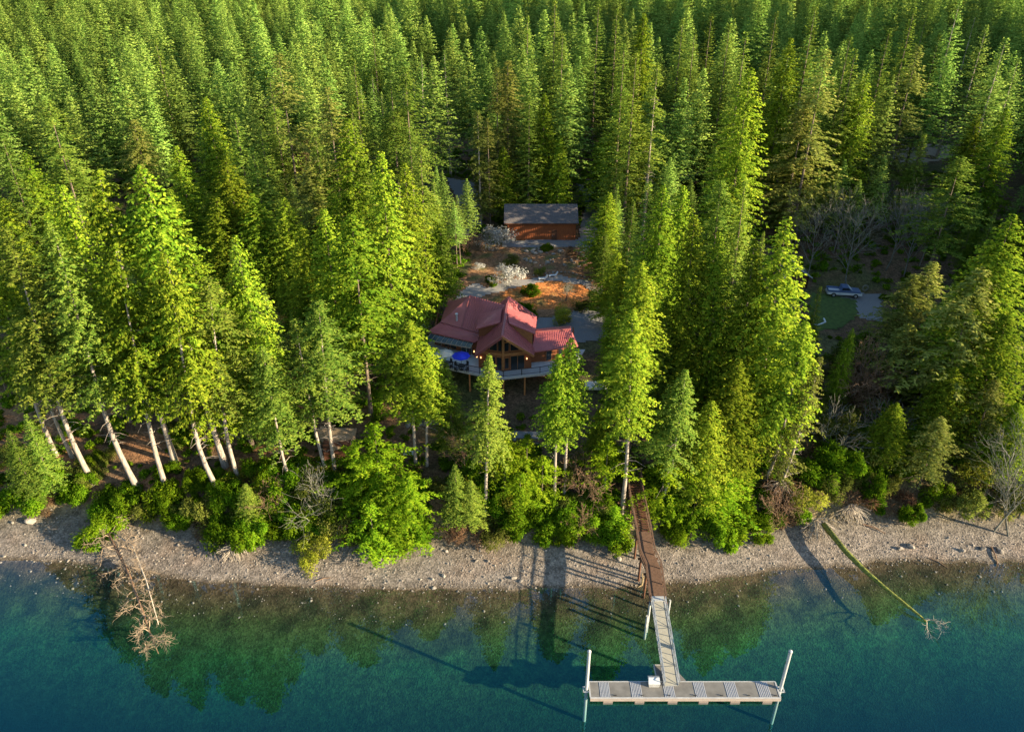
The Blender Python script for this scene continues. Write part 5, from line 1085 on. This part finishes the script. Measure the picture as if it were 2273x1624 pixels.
# ------------------------------------------------------------------ cabin by the bank and the broken wooden stairs
cq = pix(740, 975, 8.6); cb = Thing('cabin', onground(740, 1000), 'small cabin with a brown shake roof behind the vivid young cedar', 'cabin')
RA, RB, RC, RD = pix(697, 966, 8.2), pix(752, 956, 8.9), pix(795, 966, 8.2), pix(742, 998, 7.7)
cb.part(MB().prism([RA, RD, pix(785, 985, 7.7), pix(792, 950, 9.0), pix(712, 948, 9.0)], (0, 0, -.15)), 'roof', M['brownroof'])
cb.part(MB().box(cq + Vector((.4, .6, -1.6)), (3.6, 2.4, 2.4)), 'wall', M['darkwood'])
dq = pix(898, 1032, 5.6); dkx = Thing('viewing_deck', onground(890, 1040), 'brown wooden platform with railings above the beach at the head of the stair', 'deck')
dkx.part(MB().box(dq, (4.4, 2.6, .15)), 'platform', M['darkwood'])
dkx.part(MB().box(dq + Vector((.8, 1.9, .6)), (2.2, .9, .1)), 'pale_cover', M['decksurf'])
for x in (-2.15, -1.1, 0, 1.1, 2.15): dkx.part(MB().box(dq + Vector((x, -1.25, .5)), (.09, .09, 1.0)), 'railing_post', M['pierwood'])
dkx.part(MB().bar(dq + Vector((-2.15, -1.25, 1.0)), dq + Vector((2.15, -1.25, 1.0)), .1, .06), 'handrail', M['pierwood']); dkx.part(MB().bar(dq + Vector((2.15, -1.25, 1.0)), dq + Vector((2.15, 1.2, 1.0)), .1, .06), 'handrail', M['pierwood'])
for x in (-1.9, 0, 1.9): dkx.part(MB().box(dq + Vector((x, -1.1, -1.2)), (.16, .16, 2.2)), 'post', M['darkwood'])
def stair(name, a, b, wdt, n, lb, m, tm, rails=True):
    t = Thing(name, a, lb, 'stair'); d = (b - a); sd = Vector((d.x, d.y, 0)).normalized().cross(dn)
    for sgn in (-1, 1):
        t.part(MB().bar(a + sd * wdt / 2 * sgn, b + sd * wdt / 2 * sgn, .07, .24), 'stringer', M[m])
        if rails: t.part(MB().bar(a + sd * wdt / 2 * sgn + dn * .95, b + sd * wdt / 2 * sgn + dn * .95, .08, .08), 'handrail', M[m])
        if rails:
            for i in range(4): p = a.lerp(b, i / 3) + sd * wdt / 2 * sgn; t.part(MB().box(p + dn * .48, (.08, .08, .95)), 'railing_post', M[m])
    h = Vector((d.x, d.y, 0)).normalized()
    for i in range(n): p = a.lerp(b, (i + .5) / n); t.part(MB().box(p + dn * .08, (.26, wdt, .05), axes=(h, sd, dn)), 'tread', M[tm])
stair('wooden_stair', pix(918, 1058, 5.2), pix(962, 1112, 3.4), 1.1, 14, 'brown wooden stair going down the bank from the platform', 'darkwood', 'pierwood')
lp_ = pix(972, 1120, 3.0); ld = Thing('stair_landing', lp_, 'orange wood landing with a rail at the foot of the bank stair', 'landing'); ld.part(MB().box(lp_, (1.7, 1.0, .1)), 'platform', M['orangewood'])
ld.part(MB().bar(lp_ + Vector((-.8, -.5, .9)), lp_ + Vector((.9, -.7, .8)), .08, .08), 'handrail', M['orangewood'])
for x in (-.8, 0, .85): ld.part(MB().box(lp_ + Vector((x, -.5, .1)), (.08, .08, 1.7)), 'post', M['orangewood'])
lo = pix(970, 1166, 1.9); lt = Thing('broken_platform', lo, 'tilted reddish brown plank platform stranded at the top of the beach', 'platform')
for i in range(5): lt.part(MB().box(lo + Vector((-.1 + .05 * i, .9 - i * .38, .2 + i * -.02)), (1.9, .34, .07), .12), 'plank', M['darkwood'])
lt.part(MB().bar(lo + Vector((-1, -1, .1)), lo + Vector((1.6, -.7, .2)), .1, .12), 'beam', M['orangewood']); lt.part(MB().bar(lo + Vector((-.8, -.9, -.9)), lo + Vector((-.7, -.8, .1)), .1, .1), 'post', M['orangewood']); lt.part(MB().bar(lo + Vector((.5, -.9, -.9)), lo + Vector((1.3, -.7, .15)), .1, .1), 'brace', M['orangewood'])
stair('broken_stair', pix(1013, 1170, 1.5), pix(1038, 1196, .75), .9, 7, 'short broken orange wood stair leaning on the beach', 'orangewood', 'darkwood', False)

# ------------------------------------------------------------------ fallen trees, root fans
def fallen(name, label, path, rad, m, branches, seed, cat='fallen tree', bm=None):
    r = np.random.default_rng(seed); t = Thing(name, path[0], label, cat); t.part(MB().tube(path, rad, 9), 'trunk', M[m], smooth=True)
    for (s0, L_, sgn, arc, rise) in branches:
        i = min(len(path) - 2, int(s0 * (len(path) - 1))); p = Vector(path[i]).lerp(Vector(path[i + 1]), s0 * (len(path) - 1) - i); d = (Vector(path[i + 1]) - Vector(path[i])).normalized(); sd = d.cross(dn).normalized() * sgn
        segs = []; q = np.array(p); v = np.array(sd + dn * rise + d * .25); n = 7
        for k in range(n):
            v = norm(v + np.array(d) * arc + np.array((0, 0, -.10 * k * .4)) + r.normal(0, .36, 3)); q2 = q + v * L_ / n; q2[2] = max(q2[2], gz(q2[0], q2[1]) + .05) if q2[2] < gz(q2[0], q2[1]) else q2[2]
            segs.append((q, q2, .055 * (1 - k / n) + .02, .055 * (1 - (k + 1) / n) + .02))
            if k > 1:
                for _ in range(3):
                    w = norm(v + r.normal(0, .8, 3)); e = q2 + w * r.uniform(.25, .8); segs.append((q2, e, .02, .012)); segs.append((e, e + norm(w + r.normal(0, .6, 3)) * .35, .013, .01))
            q = q2
        V, Qd = tubes_np(segs, 4); o = linkobj('branch', fastmesh('branch', V, Qd, None, [M[bm or m]])); world_child(o, t.root)
    return t
WW = 1
pth = [onground(228, 1165, .9), onground(262, 1230, 1.0), onground(292, 1290, 1.0), pix(318, 1360, .3), pix(336, 1415, -.4), pix(352, 1450, -1.1)]
brs = []
rr_ = random.Random(5)
for k in range(56): brs.append((min(.93, .02 + k * .0165), rr_.uniform(2.2, 4.0) * (1 - .4 * k / 56), -1 if k % 2 else 1, rr_.uniform(.05, .22), rr_.uniform(.3, 1.0)))
fallen('fallen_tree', 'fallen tree with pale curling bare branches reaching from the left beach into the water', pth, [.22, .19, .16, .12, .08, .05], 'browntwig', brs, 3, bm='deadwood')
pth = [onground(250, 1190, .8), onground(300, 1230, 1.6), pix(325, 1290, 1.6), pix(352, 1385, .4)]
fallen('fallen_tree', 'thin white leaning dead stem beside the left fallen tree', pth, [.12, .10, .08, .04], 'whitewood', [(.1 + .09 * i, rr_.uniform(.8, 1.8), -1 if i % 2 else 1, .3, .5) for i in range(9)], 4, bm='deadwood')
pth = [pix(1828, 1163, 2.2), pix(1878, 1224, 1.7), pix(1920, 1266, 1.4), pix(1962, 1302, 1.1), pix(2018, 1347, .6), pix(2042, 1366, .3), pix(2058, 1380, .05)]
fallen('mossy_log', 'long moss covered fallen trunk reaching from the right beach over the water', pth, [.38, .34, .29, .23, .17, .12, .08], 'mosslog', [(.93, 2.8, -1, .1, .9), (.96, 2.4, -1, .4, .5), (.98, 1.8, 1, .3, .2)], 8, bm='whitewood')
def fan(u, v, s, label, tilt):
    p = onground(u, v, 1.3); segs = []; r = np.random.default_rng(int(u)); p = np.array(p)
    for k in range(70):
        a = r.normal(tilt, .75); d = np.array((math.sin(a), -.55 + r.normal(0, .25), -.8 * math.cos(a) * .35 + r.uniform(-.3, .25))); q = p
        for j in range(4):
            d = norm(d + r.normal(0, .22, 3) + np.array((0, -.05, -.1))); q2 = q + d * s * r.uniform(.45, .8); g_ = gz(q2[0], q2[1]); q2[2] = max(q2[2], g_ + .03); segs.append((q, q2, .06 - .011 * j, .05 - .010 * j)); q = q2
    V, Qd = tubes_np(segs, 3); o = linkobj('root_fan', fastmesh('root_fan', V, Qd, None, [M['whitewood']])); tag(o, label, 'dead branches')
fan(1882, 1135, 1.25, 'white fan of dead branches hanging over the right beach, right of the mossy log', .1); fan(1808, 1168, 1.2, 'white fan of dead branches at the left of the mossy log', 0)
fan(760, 1165, .9, 'pale dead twigs hanging between the yellow shrub and the vivid shrubs', .1); fan(525, 1225, .9, 'pale bare limbs spread under the left beach shrub', -.3)
for i, (a, b, r0, lb, m_) in enumerate([((1700,1190),(1745,1165),.1,'thin mossy stick lying at the top of the right beach','mosslog'),((1915,1165),(1965,1185),.12,'dark curved driftwood limb at the edge of the sandy cove','browntwig'),
        ((2200,1215),(2215,1258),.12,'dark driftwood limb pointing at the water on the right beach','browntwig'),((2060,1238),(2105,1262),.06,'thin dark stick at the waterline of the right beach','browntwig'),
        ((285,1140),(300,1090),.08,'orange brown stick leaning over the left shrub','orangewood'),((700,1290),(735,1282),.05,'thin stick on the beach left of centre','browntwig')]):
    p, q = onground(*a, r0), onground(*b, r0); tag(MB().tube([p, p.lerp(q, .5) + Vector((.1, .1, .12)), q], [r0, r0 * .8, r0 * .4], 6).build('driftwood', M[m_]), lb, 'driftwood')

# ------------------------------------------------------------------ rocks
def rockmesh(seed, sub=2):
    import bmesh
    r = random.Random(seed); bm = bmesh.new(); bmesh.ops.create_icosphere(bm, subdivisions=sub, radius=.5)
    ax = [(Vector((r.uniform(-1, 1), r.uniform(-1, 1), r.uniform(-1, 1))).normalized(), r.uniform(.26, .44)) for _ in range(9)]
    for v in bm.verts:
        for a_, d_ in ax:
            k_ = v.co.dot(a_) - d_
            if k_ > 0: v.co -= a_ * k_
        v.co.z *= .75
    me = bpy.data.meshes.new('rock'); bm.to_mesh(me); bm.free(); return me
RK = [rockmesh(i) for i in range(6)]
RKP = []
for i in range(6): m_ = RK[i].copy(); m_.materials.append(M['palerock']); RKP.append(m_)
for m_ in RK: m_.materials.append(M['rock'])
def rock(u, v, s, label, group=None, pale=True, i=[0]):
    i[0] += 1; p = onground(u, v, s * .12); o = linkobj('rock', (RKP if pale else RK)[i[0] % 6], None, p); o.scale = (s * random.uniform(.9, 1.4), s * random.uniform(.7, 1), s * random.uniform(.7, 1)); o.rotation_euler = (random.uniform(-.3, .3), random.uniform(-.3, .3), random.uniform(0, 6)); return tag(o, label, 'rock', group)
for u, v, s, lb in [(70,1157,1.3,'largest pale boulder on the left beach'),(28,1160,.6,'small rock left of the largest boulder'),(56,1210,.5,'small rock below the largest boulder'),(10,1235,.5,'small rock at the left end of the waterline'),
      (991,1224,.55,'pale upright rock on the middle beach casting a long shadow'),(1065,1222,.45,'rock below the broken stair'),(1083,1246,.6,'mossy green rock on the middle beach'),(1058,1245,.5,'rock left of the mossy green rock'),
      (985,1278,.55,'rock near the middle waterline'),(960,1285,.5,'rock left of the middle waterline rock'),(963,1305,.6,'rock in a pale patch at the waterline'),(1140,1283,.7,'rock beside the big shadow near the waterline'),(1155,1290,.6,'rock right of the one beside the big shadow'),
      (1395,1225,.7,'rock left of the pier'),(1375,1240,.7,'rock farther left of the pier'),(2135,1222,.9,'dark mossy stump like rock on the right beach'),(2220,1222,1.0,'mossy rock at the far right of the beach'),(2180,1218,.8,'rock left of the far right mossy rock'),
      (2020,1212,1.0,'brown rock with a dark shadow on the right beach'),(1998,1218,.8,'rock left of the brown rock on the right beach'),(830,1262,.4,'small rock on the plain middle beach'),(395,1210,.5,'small pale rock on the beach left of the soft shrub'),(430,1170,.5,'rock under the left bank'),
      (105,1055,.9,'pale stump like boulder among the white trunks at left'),(228,1030,.8,'pale boulder among the shrubs on the left slope'),(1590,1205,.6,'rock on the beach below the spreading cedar'),(1660,1215,.5,'small rock on the beach right of the pier')]:
    rock(u, v, s, lb, pale='mossy' not in lb)
for i in range(64):
    u = random.uniform(1165, 1312); v = random.uniform(556, 592) if i % 4 else random.uniform(545, 560); rock(u, v, random.uniform(.85, 1.2) if i % 3 == 0 else random.uniform(.4, .75), ('large ' if i % 3 == 0 else 'small ') + 'pale rock garden stone ' + ('nearest the barn' if v < 560 else 'in the middle rows' if v < 576 else 'in the lowest rows') + ', ' + ('left' if u < 1200 else 'centre left' if u < 1238 else 'centre right' if u < 1275 else 'right') + ' part', 'rock garden stones')
for i in range(16): t_ = i / 15; rock(1185 + 130 * t_, 612 - 8 * math.sin(t_ * 3) + 10 * max(0, t_ - .6) * 3, random.uniform(.35, .6), 'stone edging the garden path', 'path edging stones')
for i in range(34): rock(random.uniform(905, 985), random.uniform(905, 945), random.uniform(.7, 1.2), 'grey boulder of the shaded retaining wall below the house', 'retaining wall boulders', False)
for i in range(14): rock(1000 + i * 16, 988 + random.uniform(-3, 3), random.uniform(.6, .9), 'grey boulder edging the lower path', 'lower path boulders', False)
for i, (x, y) in enumerate([(1203, 622), (1226, 615)]):
    p = onground(x, y, .1); c_ = Thing('lounge_chair', p, ['pale low lounge chair on the garden path, left', 'pale low lounge chair on the garden path, right'][i], 'chair'); c_.part(MB().box(p + dn * .3, (1.3, .55, .08), .2), 'seat', M['decksurf']); c_.part(MB().bar(p + Vector((.6, .1, .3)), p + Vector((1.0, .2, .9)), .5, .07), 'backrest', M['decksurf'])
    for a_ in (-.5, .5): c_.part(MB().box(p + Vector((a_, 0, .14)), (.06, .45, .28), .2), 'leg', M['decksurf'])
gp_ = onground(1055, 772) if False else onground(1050, 682, 0); gb_ = MB(); gb_.tube([gp_ + dn * .1, gp_ + dn * .5, gp_ + dn * .62], [.35, .5, .45], 12); tag(gb_.build('garden_pot', M['tank']), 'pale blue grey pot on the mulch behind the house roof', 'pot')
# pebbles of the beach: far too many to count
pbc = bpy.data.collections.new('pebble_kinds')
for i in range(4):
    m_ = rockmesh(40 + i, 1); m_.materials.append(M['palerock' if i % 2 else 'rock']); pbc.objects.link(bpy.data.objects.new('pebble_kind', m_))
pb = []
for _ in range(17000):
    x = random.uniform(-75, 75); s_ = random.uniform(-.4, 8) if _ % 12 else random.uniform(-4, -.4) ; y = float(shore(x)) + s_; d_ = .5 + .5 * float(sn(x, y, .35, 71))
    if random.random() < d_ + .15: pb.append((x, y, gz(x, y)))
scatter('pebbles', pb, [min(.42, .05 + random.expovariate(13)) for _ in pb], [(random.uniform(-.4, .4), random.uniform(-.4, .4), random.uniform(0, 6.28)) for _ in pb], [random.randrange(4) for _ in pb], pbc)
